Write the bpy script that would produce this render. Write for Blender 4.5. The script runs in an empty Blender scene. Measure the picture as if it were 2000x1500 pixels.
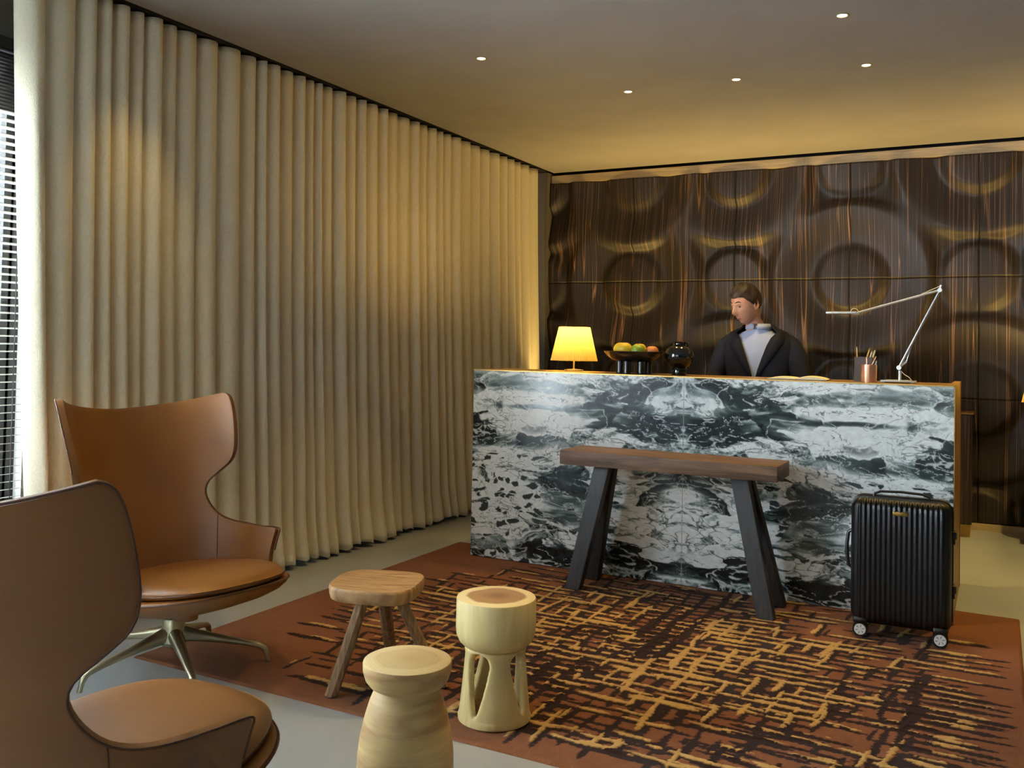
import bpy, bmesh, math, random
import numpy as np
from mathutils import Vector, Matrix
random.seed(7)
S = bpy.context.scene
C = S.collection
PI = math.pi

# ---------------------------------------------------------------- camera
cam_d = bpy.data.cameras.new('camera')
cam = bpy.data.objects.new('camera', cam_d)
C.objects.link(cam)
yaw, pitch, roll = 0.4881, 0.0244, 0.0191
Fw = Vector((-math.sin(yaw)*math.cos(pitch), math.cos(yaw)*math.cos(pitch), math.sin(pitch)))
R0 = Vector((math.cos(yaw), math.sin(yaw), 0))
U0 = R0.cross(Fw)
Rv = R0*math.cos(roll) + U0*math.sin(roll)
Uv = -R0*math.sin(roll) + U0*math.cos(roll)
m = Matrix((Rv, Uv, -Fw)).transposed().to_4x4()
m.translation = (0, 0, 1.258)
cam.matrix_world = m
cam_d.sensor_width = 36
cam_d.lens = 36*1787.9/2000
cam_d.shift_y = -(750-626.4)/2000
cam_d.clip_start = 0.05
S.camera = cam

# ---------------------------------------------------------------- colour management
vs = S.view_settings
vs.view_transform = 'Standard'
vs.look = 'None'
vs.gamma = 1
vs.use_curve_mapping = False
vs.exposure = 0.45

# ---------------------------------------------------------------- world (overcast daylight)
W = bpy.data.worlds.new('world')
S.world = W
W.use_nodes = True
bg = W.node_tree.nodes['Background']
bg.inputs[0].default_value = (0.86, 0.95, 1.0, 1)
bg.inputs[1].default_value = 2.6


def hexc(r, g, b):
    f = lambda c: ((c/255)/12.92 if c/255 <= .04045 else ((c/255+.055)/1.055)**2.4)
    return (f(r), f(g), f(b), 1)


def light(name, kind, loc, energy, color, target=None, **kw):
    d = bpy.data.lights.new(name, kind)
    d.energy = energy
    d.color = color[:3]
    for k, v in kw.items():
        setattr(d, k, v)
    o = bpy.data.objects.new(name, d)
    C.objects.link(o)
    o.location = loc
    if target is not None:
        o.rotation_euler = (Vector(target)-Vector(loc)).to_track_quat('-Z', 'Y').to_euler()
    return o


COOL = (0.74, 0.88, 1.0)
WARM = (1.0, 0.67, 0.20)
# daylight through the windows: one beside the chairs (blinds), one further back on the same wall; plus a weak unseen fill added behind the camera
light('window_daylight', 'AREA', (-4.0, 1.42, 1.5), 1000, COOL, (0, 3.4, .8), shape='RECTANGLE', size=1.05, size_y=1.9)
light('window_daylight_side', 'AREA', (-4.0, -0.9, 1.5), 25, COOL, (0, -0.2, 1.0), shape='RECTANGLE', size=2.0, size_y=1.9)
light('daylight_fill_front', 'AREA', (-1.6, -2.95, 1.6), 8, COOL, (-1.3, 4, 1.0), shape='RECTANGLE', size=2.6, size_y=1.9)

# ---------------------------------------------------------------- material helpers


def new_mat(name):
    m = bpy.data.materials.new(name)
    m.use_nodes = True
    nt = m.node_tree
    b = nt.nodes['Principled BSDF']
    return m, nt, b


def N(nt, kind, **kw):
    n = nt.nodes.new(kind)
    for k, v in kw.items():
        if k == 'ins':
            for kk, vv in v.items():
                n.inputs[kk].default_value = vv
        else:
            setattr(n, k, v)
    return n


def ramp(nt, stops, interp='LINEAR'):
    n = nt.nodes.new('ShaderNodeValToRGB')
    cr = n.color_ramp
    cr.interpolation = interp
    while len(cr.elements) < len(stops):
        cr.elements.new(0.5)
    for e, (p, c) in zip(cr.elements, stops):
        e.position = p
        e.color = c
    return n


def plain(name, col, rough=0.5, metal=0.0, noise=0.0, nscale=20, bump=0.0, bscale=200, spec=0.5, stretch=(1, 1, 1), sheen=0.0):
    m, nt, b = new_mat(name)
    b.inputs['Base Color'].default_value = col
    b.inputs['Roughness'].default_value = rough
    b.inputs['Metallic'].default_value = metal
    b.inputs['Specular IOR Level'].default_value = spec
    if sheen:
        b.inputs['Sheen Weight'].default_value = sheen
    tc = N(nt, 'ShaderNodeTexCoord')
    mp = N(nt, 'ShaderNodeMapping', ins={'Scale': stretch})
    nt.links.new(tc.outputs['Object'], mp.inputs[0])
    if noise:
        n = N(nt, 'ShaderNodeTexNoise', ins={'Scale': nscale, 'Detail': 5.0})
        nt.links.new(mp.outputs[0], n.inputs['Vector'])
        lo = tuple(c*(1-noise) for c in col[:3])+(1,)
        hi = tuple(min(1, c*(1+noise)) for c in col[:3])+(1,)
        r = ramp(nt, [(0.3, lo), (0.7, hi)])
        nt.links.new(n.outputs['Fac'], r.inputs[0])
        nt.links.new(r.outputs[0], b.inputs['Base Color'])
    if bump:
        n2 = N(nt, 'ShaderNodeTexNoise', ins={'Scale': bscale, 'Detail': 3.0})
        nt.links.new(mp.outputs[0], n2.inputs['Vector'])
        bp = N(nt, 'ShaderNodeBump', ins={'Strength': bump, 'Distance': 0.004})
        nt.links.new(n2.outputs['Fac'], bp.inputs['Height'])
        nt.links.new(bp.outputs[0], b.inputs['Normal'])
    return m


def wood(name, c1, c2, c3, scale=(3, 3, 40), rough=0.55, axis_noise=3.0, bump=0.15):
    """streaky grain: low frequency along one axis"""
    m, nt, b = new_mat(name)
    tc = N(nt, 'ShaderNodeTexCoord')
    mp = N(nt, 'ShaderNodeMapping', ins={'Scale': scale})
    nt.links.new(tc.outputs['Object'], mp.inputs[0])
    n = N(nt, 'ShaderNodeTexNoise', ins={'Scale': axis_noise, 'Detail': 6.0, 'Roughness': 0.6, 'Distortion': 0.6})
    nt.links.new(mp.outputs[0], n.inputs['Vector'])
    r = ramp(nt, [(0.3, c1), (0.52, c2), (0.72, c3)])
    nt.links.new(n.outputs['Fac'], r.inputs[0])
    nt.links.new(r.outputs[0], b.inputs['Base Color'])
    b.inputs['Roughness'].default_value = rough
    bp = N(nt, 'ShaderNodeBump', ins={'Strength': bump, 'Distance': 0.003})
    nt.links.new(n.outputs['Fac'], bp.inputs['Height'])
    nt.links.new(bp.outputs[0], b.inputs['Normal'])
    return m


def ring_wood(name, heart, mid, sap, radius, side_a, side_b, rough=0.5, band=(1.2, 1.2, 9)):
    """turned log: growth rings by distance from the axis on the top, streaks on the sides"""
    m, nt, b = new_mat(name)
    tc = N(nt, 'ShaderNodeTexCoord')
    geo = N(nt, 'ShaderNodeNewGeometry')
    mp = N(nt, 'ShaderNodeMapping', ins={'Scale': (1, 1, 0)})
    nt.links.new(tc.outputs['Object'], mp.inputs[0])
    nz = N(nt, 'ShaderNodeTexNoise', ins={'Scale': 9.0, 'Detail': 3.0})
    nt.links.new(mp.outputs[0], nz.inputs['Vector'])
    ln = N(nt, 'ShaderNodeVectorMath', operation='LENGTH')
    nt.links.new(mp.outputs[0], ln.inputs[0])
    ma = N(nt, 'ShaderNodeMath', operation='MULTIPLY_ADD', ins={1: 0.05})
    nt.links.new(nz.outputs['Fac'], ma.inputs[0])
    nt.links.new(ln.outputs['Value'], ma.inputs[2])
    dv = N(nt, 'ShaderNodeMath', operation='DIVIDE', ins={1: radius+0.05})
    nt.links.new(ma.outputs[0], dv.inputs[0])
    r = ramp(nt, [(0.18, heart), (0.45, mid), (0.62, mid), (0.68, sap)])
    nt.links.new(dv.outputs[0], r.inputs[0])
    sn = N(nt, 'ShaderNodeMath', operation='SINE')
    mu = N(nt, 'ShaderNodeMath', operation='MULTIPLY', ins={1: 110.0})
    nt.links.new(dv.outputs[0], mu.inputs[0])
    nt.links.new(mu.outputs[0], sn.inputs[0])
    rr = N(nt, 'ShaderNodeMix', data_type='RGBA', blend_type='MULTIPLY')
    rr.inputs[0].default_value = 0.12
    nt.links.new(r.outputs[0], rr.inputs[6])
    r2 = ramp(nt, [(0.2, (0.45, 0.4, 0.35, 1)), (0.8, (1, 1, 1, 1))])
    nt.links.new(sn.outputs[0], r2.inputs[0])
    nt.links.new(r2.outputs[0], rr.inputs[7])
    mp2 = N(nt, 'ShaderNodeMapping', ins={'Scale': band})
    nt.links.new(tc.outputs['Object'], mp2.inputs[0])
    n2 = N(nt, 'ShaderNodeTexNoise', ins={'Scale': 2.6, 'Detail': 5.0, 'Distortion': 1.2})
    nt.links.new(mp2.outputs[0], n2.inputs['Vector'])
    r3 = ramp(nt, [(0.36, side_a), (0.62, side_b)])
    nt.links.new(n2.outputs['Fac'], r3.inputs[0])
    sp = N(nt, 'ShaderNodeSeparateXYZ')
    nt.links.new(geo.outputs['Normal'], sp.inputs[0])
    gt = N(nt, 'ShaderNodeMath', operation='GREATER_THAN', ins={1: 0.8})
    nt.links.new(sp.outputs['Z'], gt.inputs[0])
    mx = N(nt, 'ShaderNodeMix', data_type='RGBA')
    nt.links.new(gt.outputs[0], mx.inputs[0])
    nt.links.new(r3.outputs[0], mx.inputs[6])
    nt.links.new(rr.outputs[2], mx.inputs[7])
    nt.links.new(mx.outputs[2], b.inputs['Base Color'])
    b.inputs['Roughness'].default_value = rough
    return m


def attr_mat(name, rough, bump=0.0, bscale=300, sheen=0.0, coat=0.0, jitter=0.0, spec=0.5):
    m, nt, b = new_mat(name)
    a = N(nt, 'ShaderNodeAttribute', attribute_name='pattern')
    b.inputs['Roughness'].default_value = rough
    b.inputs['Specular IOR Level'].default_value = spec
    b.inputs['Sheen Weight'].default_value = sheen
    b.inputs['Coat Weight'].default_value = coat
    b.inputs['Coat Roughness'].default_value = 0.12
    tc = N(nt, 'ShaderNodeTexCoord')
    n = N(nt, 'ShaderNodeTexNoise', ins={'Scale': bscale, 'Detail': 4.0})
    nt.links.new(tc.outputs['Object'], n.inputs['Vector'])
    if jitter:
        mx = N(nt, 'ShaderNodeMix', data_type='RGBA', blend_type='MULTIPLY')
        mx.inputs[0].default_value = 1.0
        r = ramp(nt, [(0.3, (1-jitter,)*3+(1,)), (0.7, (1+jitter,)*3+(1,))])
        nt.links.new(n.outputs['Fac'], r.inputs[0])
        nt.links.new(a.outputs['Color'], mx.inputs[6])
        nt.links.new(r.outputs[0], mx.inputs[7])
        nt.links.new(mx.outputs[2], b.inputs['Base Color'])
    else:
        nt.links.new(a.outputs['Color'], b.inputs['Base Color'])
    if bump:
        bp = N(nt, 'ShaderNodeBump', ins={'Strength': bump, 'Distance': 0.004})
        nt.links.new(n.outputs['Fac'], bp.inputs['Height'])
        nt.links.new(bp.outputs[0], b.inputs['Normal'])
    return m


def ebony(name):
    """dark macassar ebony veneer: thin wandering upright copper lines on near black"""
    m, nt, b = new_mat(name)
    tc = N(nt, 'ShaderNodeTexCoord')

    def lines(sx, sz, w, seed):
        mp = N(nt, 'ShaderNodeMapping', ins={'Scale': (sx, 0.0, sz), 'Location': (seed, 0, seed*.37)})
        nt.links.new(tc.outputs['Object'], mp.inputs[0])
        n = N(nt, 'ShaderNodeTexNoise', ins={'Scale': 1.0, 'Detail': 1.2, 'Roughness': 0.35})
        nt.links.new(mp.outputs[0], n.inputs['Vector'])
        s = N(nt, 'ShaderNodeMath', operation='SUBTRACT', ins={1: 0.5})
        nt.links.new(n.outputs['Fac'], s.inputs[0])
        a = N(nt, 'ShaderNodeMath', operation='ABSOLUTE')
        nt.links.new(s.outputs[0], a.inputs[0])
        mr = N(nt, 'ShaderNodeMapRange', ins={1: 0.0, 2: w, 3: 1.0, 4: 0.0})
        nt.links.new(a.outputs[0], mr.inputs[0])
        return mr.outputs[0]
    l1 = lines(16, 0.26, 0.012, 3.1)
    l2 = lines(30, 0.34, 0.014, 8.7)
    mpm = N(nt, 'ShaderNodeMapping', ins={'Scale': (4, 0, 1.6)})
    nt.links.new(tc.outputs['Object'], mpm.inputs[0])
    nm = N(nt, 'ShaderNodeTexNoise', ins={'Scale': 1.5, 'Detail': 2.0})
    nt.links.new(mpm.outputs[0], nm.inputs['Vector'])
    rm = ramp(nt, [(0.34, (.2, .2, .2, 1)), (0.58, (1, 1, 1, 1))])
    nt.links.new(nm.outputs['Fac'], rm.inputs[0])
    h = N(nt, 'ShaderNodeMath', operation='MULTIPLY', ins={1: 0.5})
    nt.links.new(l2, h.inputs[0])
    mxm = N(nt, 'ShaderNodeMath', operation='MAXIMUM')
    nt.links.new(l1, mxm.inputs[0])
    nt.links.new(h.outputs[0], mxm.inputs[1])
    mul = N(nt, 'ShaderNodeMath', operation='MULTIPLY')
    nt.links.new(mxm.outputs[0], mul.inputs[0])
    nt.links.new(rm.outputs[0], mul.inputs[1])
    mpf = N(nt, 'ShaderNodeMapping', ins={'Scale': (120, 0, 1.2)})
    nt.links.new(tc.outputs['Object'], mpf.inputs[0])
    nf = N(nt, 'ShaderNodeTexNoise', ins={'Scale': 1.0, 'Detail': 3.0})
    nt.links.new(mpf.outputs[0], nf.inputs['Vector'])
    base = ramp(nt, [(0.3, (0.012, 0.009, 0.008, 1)), (0.75, (0.032, 0.022, 0.016, 1))])
    nt.links.new(nf.outputs['Fac'], base.inputs[0])
    mx = N(nt, 'ShaderNodeMix', data_type='RGBA')
    nt.links.new(mul.outputs[0], mx.inputs[0])
    nt.links.new(base.outputs[0], mx.inputs[6])
    mx.inputs[7].default_value = (0.33, 0.18, 0.10, 1)
    nt.links.new(mx.outputs[2], b.inputs['Base Color'])
    b.inputs['Roughness'].default_value = 0.52
    b.inputs['Specular IOR Level'].default_value = 0.5
    return m


def emis(name, col, strength):
    m, nt, b = new_mat(name)
    b.inputs['Base Color'].default_value = col
    b.inputs['Emission Color'].default_value = col
    b.inputs['Emission Strength'].default_value = strength
    return m


M = {}
M['leather'] = plain('tan_leather', hexc(128, 80, 27), 0.40, noise=0.06, nscale=6, bump=0.12, bscale=420, spec=0.6)
M['piping'] = plain('leather_piping', hexc(84, 50, 26), 0.5, bump=0.4, bscale=500)
M['champagne'] = plain('champagne_metal', hexc(176, 170, 140), 0.33, metal=0.9, noise=0.04)
M['blackplastic'] = plain('black_plastic', hexc(16, 16, 17), 0.4)
M['rubber'] = plain('black_rubber', hexc(14, 14, 14), 0.7)
M['suitcase'] = plain('suitcase_shell', hexc(9, 9, 10), 0.33, bump=0.1, bscale=700, spec=0.4)
M['curtain'] = plain('boucle_curtain', hexc(228, 217, 188), 0.95, noise=0.05, nscale=90, bump=0.6, bscale=210, spec=0.1, sheen=0.3)
M['ceiling'] = plain('plaster_ceiling', hexc(150, 146, 142), 0.9, noise=0.05, nscale=3, bump=0.15, bscale=25, spec=0.1)
M['wallpaint'] = plain('wall_paint', hexc(120, 112, 100), 0.85, noise=0.04)
M['darkgap'] = plain('dark_gap', hexc(22, 20, 18), 0.9)
M['floor'] = plain('polished_concrete', hexc(160, 165, 168), 0.32, noise=0.09, nscale=1.6, bump=0.05, bscale=60, spec=0.5)
M['batten'] = wood('raw_pine_batten', hexc(168, 148, 118), hexc(188, 168, 136), hexc(204, 186, 154), scale=(1.5, 20, 20), rough=0.7)
M['ebony'] = ebony('macassar_ebony')
M['brass'] = plain('brushed_brass', hexc(196, 158, 92), 0.35, metal=0.85, noise=0.1, nscale=8, stretch=(1, 1, 6))
M['brasswood'] = wood('gold_brown_panel', hexc(92, 66, 34), hexc(140, 104, 56), hexc(170, 130, 76), scale=(12, 12, 2), rough=0.4)
M['walnut'] = wood('walnut_top', hexc(62, 42, 28), hexc(104, 74, 50), hexc(132, 98, 68), scale=(1.2, 14, 14), rough=0.6)
M['darkoak'] = wood('stained_oak', hexc(22, 19, 18), hexc(40, 34, 32), hexc(58, 50, 46), scale=(22, 22, 1.2), rough=0.5)
M['oldwood'] = wood('aged_elm', hexc(118, 84, 50), hexc(160, 122, 78), hexc(190, 152, 104), scale=(3, 18, 3), rough=0.6, bump=0.4)
M['oldleg'] = wood('aged_elm_leg', hexc(92, 68, 44), hexc(136, 106, 74), hexc(172, 142, 104), scale=(20, 20, 1.6), rough=0.65, bump=0.4)
M['carve_a'] = ring_wood('carved_pale_wood', hexc(128, 92, 56), hexc(164, 126, 84), hexc(230, 210, 158), 0.135, hexc(226, 206, 146), hexc(214, 190, 128), band=(9, 9, 1.2))
M['carve_b'] = ring_wood('carved_banded_wood', hexc(196, 168, 116), hexc(206, 180, 128), hexc(222, 198, 146), 0.12, hexc(176, 136, 86), hexc(216, 184, 122), band=(1.1, 1.1, 7))
M['marble'] = attr_mat('green_white_marble', 0.2, jitter=0.0, coat=0.05)
M['rug'] = attr_mat('hand_tufted_rug', 0.95, bump=0.8, bscale=420, sheen=0.05, jitter=0.12, spec=0.08)
M['blackceramic'] = plain('black_glazed_ceramic', hexc(14, 13, 13), 0.12, spec=0.8)
M['darkbowl'] = plain('black_stoneware', hexc(16, 15, 15), 0.2, spec=0.7)
M['yellowfruit'] = plain('yellow_fruit', hexc(214, 178, 44), 0.4, noise=0.15, nscale=8)
M['greenfruit'] = plain('green_fruit', hexc(134, 158, 44), 0.4, noise=0.1, nscale=8)
M['orangefruit'] = plain('orange_fruit', hexc(206, 120, 62), 0.45, noise=0.1, nscale=8)
M['paper'] = plain('paper', hexc(226, 214, 176), 0.8)
M['darkcover'] = plain('dark_cover', hexc(40, 34, 30), 0.6)
M['copper'] = plain('polished_copper', hexc(226, 170, 136), 0.3, metal=0.8)
M['penbox'] = plain('grey_brown_leather_box', hexc(74, 62, 56), 0.6, noise=0.05)
M['pencil'] = plain('pencil_wood', hexc(206, 160, 86), 0.5)
M['chrome'] = plain('polished_aluminium', hexc(222, 226, 230), 0.28, metal=0.55)
M['whitehub'] = plain('white_hub', hexc(214, 212, 206), 0.4)
M['skin'] = plain('skin', hexc(206, 150, 122), 0.55, noise=0.05, nscale=12)
M['hair'] = plain('brown_hair', hexc(52, 36, 24), 0.6, noise=0.3, nscale=60, bump=0.5, bscale=90)
M['suit'] = plain('navy_suit_cloth', hexc(17, 20, 36), 0.85, bump=0.2, bscale=500)
M['shirt'] = plain('pale_blue_shirt', hexc(186, 198, 228), 0.7)
M['trouser'] = plain('charcoal_cloth', hexc(24, 24, 30), 0.8)
M['eyes'] = plain('eye_dark', hexc(34, 26, 22), 0.3)
M['lips'] = plain('lips', hexc(176, 108, 94), 0.5)
M['blind'] = plain('blind_slat', hexc(206, 204, 196), 0.45)
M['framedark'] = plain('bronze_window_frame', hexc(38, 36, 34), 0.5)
M['framelight'] = plain('pale_window_jamb', hexc(170, 168, 160), 0.5)
M['leaf'] = plain('garden_leaf', hexc(70, 104, 52), 0.5, noise=0.3, nscale=4)
M['stem'] = plain('garden_stem', hexc(84, 78, 50), 0.7)
M['ground'] = plain('outdoor_paving', hexc(200, 198, 190), 0.8, noise=0.1)
M['render'] = plain('outdoor_wall', hexc(190, 190, 180), 0.8, noise=0.1)
M['lampstem'] = plain('lamp_stem_metal', hexc(190, 176, 150), 0.3, metal=0.9)
M['glow'] = emis('downlight_lens', (1.0, 0.82, 0.35, 1), 14)
M['bulb'] = emis('warm_bulb', (1.0, 0.66, 0.24, 1), 10)
M['ringw'] = plain('downlight_ring', hexc(150, 142, 126), 0.5)
M['glassm'], _nt, _b = new_mat('window_glass')
_b.inputs['Transmission Weight'].default_value = 1.0
_b.inputs['Roughness'].default_value = 0.0
_b.inputs['IOR'].default_value = 1.02


def shade_mat():
    m, nt, b = new_mat('pleated_lampshade')
    nt.nodes.remove(b)
    out = nt.nodes['Material Output']
    tr = N(nt, 'ShaderNodeBsdfTranslucent', ins={'Color': (0.24, 0.185, 0.055, 1)})
    df = N(nt, 'ShaderNodeBsdfDiffuse', ins={'Color': (0.6, 0.46, 0.2, 1)})
    mx = N(nt, 'ShaderNodeMixShader', ins={0: 0.35})
    nt.links.new(tr.outputs[0], mx.inputs[1])
    nt.links.new(df.outputs[0], mx.inputs[2])
    nt.links.new(mx.outputs[0], out.inputs[0])
    return m


M['shade'] = shade_mat()

# ---------------------------------------------------------------- mesh helpers


def box(bm, c, s, rot=None, bevel=0.0, seg=2):
    r = bmesh.ops.create_cube(bm, size=1.0)
    vs_ = r['verts']
    mt = Matrix.Translation(Vector(c))
    if rot is not None:
        mt = mt @ rot.to_4x4()
    mt = mt @ Matrix.Diagonal((s[0], s[1], s[2], 1))
    bmesh.ops.transform(bm, matrix=mt, verts=vs_)
    if bevel:
        es = list({e for v in vs_ for e in v.link_edges})
        bmesh.ops.bevel(bm, geom=es, offset=bevel, segments=seg, affect='EDGES', profile=0.5)


def loft(bm, rings, cap=True, closed=True):
    rows = [[bm.verts.new(p) for p in ring] for ring in rings]
    n = len(rows[0])
    for a, b_ in zip(rows[:-1], rows[1:]):
        for i in range(n if closed else n-1):
            j = (i+1) % n
            try:
                bm.faces.new((a[i], a[j], b_[j], b_[i]))
            except ValueError:
                pass
    if cap and closed:
        for r_, rev in ((rows[0], True), (rows[-1], False)):
            try:
                bm.faces.new(list(reversed(r_)) if rev else r_)
            except ValueError:
                pass
    return rows


def lathe(bm, prof, seg=48, c=(0, 0, 0), cap=True):
    loft(bm, [[(c[0]+r*math.cos(2*PI*i/seg), c[1]+r*math.sin(2*PI*i/seg), c[2]+z) for i in range(seg)] for r, z in prof], cap)


def tube(bm, pts, rad, seg=10, cap=True, up=Vector((0, 0, 1)), flat=1.0):
    pts = [Vector(p) for p in pts]
    if not hasattr(rad, '__len__'):
        rad = [rad]*len(pts)
    rings = []
    prev = None
    for i, p in enumerate(pts):
        t = (pts[min(i+1, len(pts)-1)]-pts[max(i-1, 0)]).normalized()
        u = up if abs(t.dot(up)) < 0.95 else Vector((1, 0, 0))
        a = t.cross(u).normalized()
        if prev is not None and a.dot(prev) < 0:
            a = -a
        prev = a
        b_ = a.cross(t).normalized()
        rings.append([p+(a*math.cos(2*PI*k/seg)+b_*math.sin(2*PI*k/seg)*flat)*rad[i] for k in range(seg)])
    loft(bm, rings, cap)


def beam(bm, p0, p1, w0, d0, w1, d1, xdir=Vector((1, 0, 0)), bevel=0):
    """tapered rectangular bar whose ends are cut level"""
    r0 = [(-w0/2, -d0/2), (w0/2, -d0/2), (w0/2, d0/2), (-w0/2, d0/2)]
    r1 = [(-w1/2, -d1/2), (w1/2, -d1/2), (w1/2, d1/2), (-w1/2, d1/2)]
    yd = Vector((-xdir.y, xdir.x, 0))
    a = [Vector(p0)+xdir*x+yd*y for x, y in r0]
    b_ = [Vector(p1)+xdir*x+yd*y for x, y in r1]
    loft(bm, [a, b_])
    if bevel:
        bmesh.ops.bevel(bm, geom=bm.edges[:], offset=bevel, segments=2, affect='EDGES')


def obj(name, bm, mat, parent=None, smooth=True, angle=35):
    me = bpy.data.meshes.new(name)
    bmesh.ops.recalc_face_normals(bm, faces=bm.faces[:])
    bm.to_mesh(me)
    bm.free()
    me.materials.append(mat)
    if smooth:
        me.polygons.foreach_set('use_smooth', [True]*len(me.polygons))
        me.set_sharp_from_angle(angle=math.radians(angle))
    o = bpy.data.objects.new(name, me)
    C.objects.link(o)
    if parent:
        o.parent = parent
    return o


def grid_obj(name, P, mat, parent=None, col=None, smooth=True):
    """P: (rows, cols, 3) array of points"""
    r, c, _ = P.shape
    me = bpy.data.meshes.new(name)
    me.vertices.add(r*c)
    me.vertices.foreach_set('co', P.reshape(-1).astype(np.float32))
    idx = np.arange(r*c).reshape(r, c)
    q = np.stack([idx[:-1, :-1], idx[:-1, 1:], idx[1:, 1:], idx[1:, :-1]], -1).reshape(-1, 4)
    me.loops.add(q.size)
    me.loops.foreach_set('vertex_index', q.reshape(-1).astype(np.int32))
    me.polygons.add(len(q))
    me.polygons.foreach_set('loop_start', np.arange(0, q.size, 4, dtype=np.int32))
    me.update(calc_edges=True)
    me.validate()
    if col is not None:
        a = me.color_attributes.new('pattern', 'FLOAT_COLOR', 'POINT')
        cc = np.ones((r*c, 4), np.float32)
        cc[:, :3] = col.reshape(-1, 3)
        a.data.foreach_set('color', cc.reshape(-1))
    if smooth:
        me.polygons.foreach_set('use_smooth', [True]*len(me.polygons))
    me.materials.append(mat)
    o = bpy.data.objects.new(name, me)
    C.objects.link(o)
    if parent:
        o.parent = parent
    return o


def tag(o, label, cat, group=None, kind=None):
    o['label'] = label
    o['category'] = cat
    if group:
        o['group'] = group
    if kind:
        o['kind'] = kind
    return o


def thing(name, label, cat, loc=(0, 0, 0), rz=0.0, group=None):
    o = bpy.data.objects.new(name, None)
    o.empty_display_size = 0.1
    C.objects.link(o)
    o.location = loc
    o.rotation_euler = (0, 0, rz)
    return tag(o, label, cat, group)


def struct(name, bm, mat, parent=None, smooth=False):
    o = obj(name, bm, mat, parent, smooth)
    if parent is None:
        o['kind'] = 'structure'
    return o


def bx(c0, c1, bevel=0):
    bm = bmesh.new()
    box(bm, [(a+b_)/2 for a, b_ in zip(c0, c1)], [abs(b_-a) for a, b_ in zip(c0, c1)], bevel=bevel)
    return bm


# numpy noise
def vnoise(x, y, seed):
    rs = np.random.RandomState(seed)
    T = rs.rand(256, 256)
    xi = np.floor(x).astype(int)
    yi = np.floor(y).astype(int)
    fx = x-xi
    fy = y-yi
    fx = fx*fx*(3-2*fx)
    fy = fy*fy*(3-2*fy)
    g = lambda i, j: T[i % 256, j % 256]
    return ((g(xi, yi)*(1-fx)+g(xi+1, yi)*fx)*(1-fy)+(g(xi, yi+1)*(1-fx)+g(xi+1, yi+1)*fx)*fy)


def fbm(x, y, seed, o=4):
    s = 0
    a = 0.5
    t = 0
    for k in range(o):
        s = s+a*vnoise(x*2**k+k*17.3, y*2**k+k*9.1, seed+k)
        t += a
        a *= 0.55
    return s/t


def voro(x, y, seed):
    """distance to nearest, gap to second nearest, random value of the cell"""
    rs = np.random.RandomState(seed)
    JX, JY, RV = rs.rand(256, 256), rs.rand(256, 256), rs.rand(256, 256)
    xi = np.floor(x).astype(int)
    yi = np.floor(y).astype(int)
    f1 = np.full(x.shape, 9.0)
    f2 = np.full(x.shape, 9.0)
    v = np.zeros(x.shape)
    for dx in (-1, 0, 1):
        for dy in (-1, 0, 1):
            i, j = (xi+dx) % 256, (yi+dy) % 256
            px = xi+dx+JX[i, j]
            py = yi+dy+JY[i, j]
            d = np.hypot(px-x, py-y)
            nearer = d < f1
            f2 = np.where(nearer, f1, np.minimum(f2, d))
            v = np.where(nearer, RV[i, j], v)
            f1 = np.where(nearer, d, f1)
    return f1, f2-f1, v


def sst(a, b_, x):
    t = np.clip((x-a)/(b_-a), 0, 1)
    return t*t*(3-2*t)


# ================================================================ SETTING
XL, XR, YF, YB, ZC = -3.75, 4.2, -2.7, 7.42, 2.77
struct('floor', bx((XL-.2, YF-.2, -.1), (XR+.2, YB+.1, 0)), M['floor'])
# ceiling: main slab stops at the curtain slot and at the shadow gap along the back wall
bm = bmesh.new()
box(bm, ((-3.485+XR)/2, (YF+7.30)/2, ZC+.06), (XR+3.485, 7.30-YF, .12))
ceil = struct('ceiling', bm, M['ceiling'])
struct('ceiling_slot', bx((XL, YF, ZC+.12), (XR, YB, ZC+.16)), M['darkgap'])
# back wall and its relief panels
wb = struct('wall_back', bx((XL-.1, YB, 0), (XR+.1, YB+.1, ZC+.16)), M['darkgap'])
struct('wall_right', bx((XR, YF, 0), (XR+.1, YB, ZC+.16)), M['wallpaint'])
# front wall with an opening for the window behind the camera
bm = bmesh.new()
for a, b_ in (((XL, YF-.1, 0), (-3.0, YF, ZC+.16)), ((-.2, YF-.1, 0), (XR, YF, ZC+.16)), ((-3.0, YF-.1, 0), (-.2, YF, .5)), ((-3.0, YF-.1, 2.55), (-.2, YF, ZC+.16))):
    box(bm, [(p+q)/2 for p, q in zip(a, b_)], [abs(q-p) for p, q in zip(a, b_)])
struct('wall_front', bm, M['wallpaint'])
# left wall with two window openings
bm = bmesh.new()
for y0, y1, z0, z1 in ((YF, -2.0, 0, ZC+.16), (.2, .9, 0, ZC+.16), (2.56, YB, 0, ZC+.16), (-2.0, .2, 0, .45), (-2.0, .2, 2.5, ZC+.16), (.9, 2.56, 0, .45), (.9, 2.56, 2.46, ZC+.16)):
    box(bm, (XL-.06, (y0+y1)/2, (z0+z1)/2), (.12, y1-y0, z1-z0))
struct('wall_left', bm, M['wallpaint'])


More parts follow.
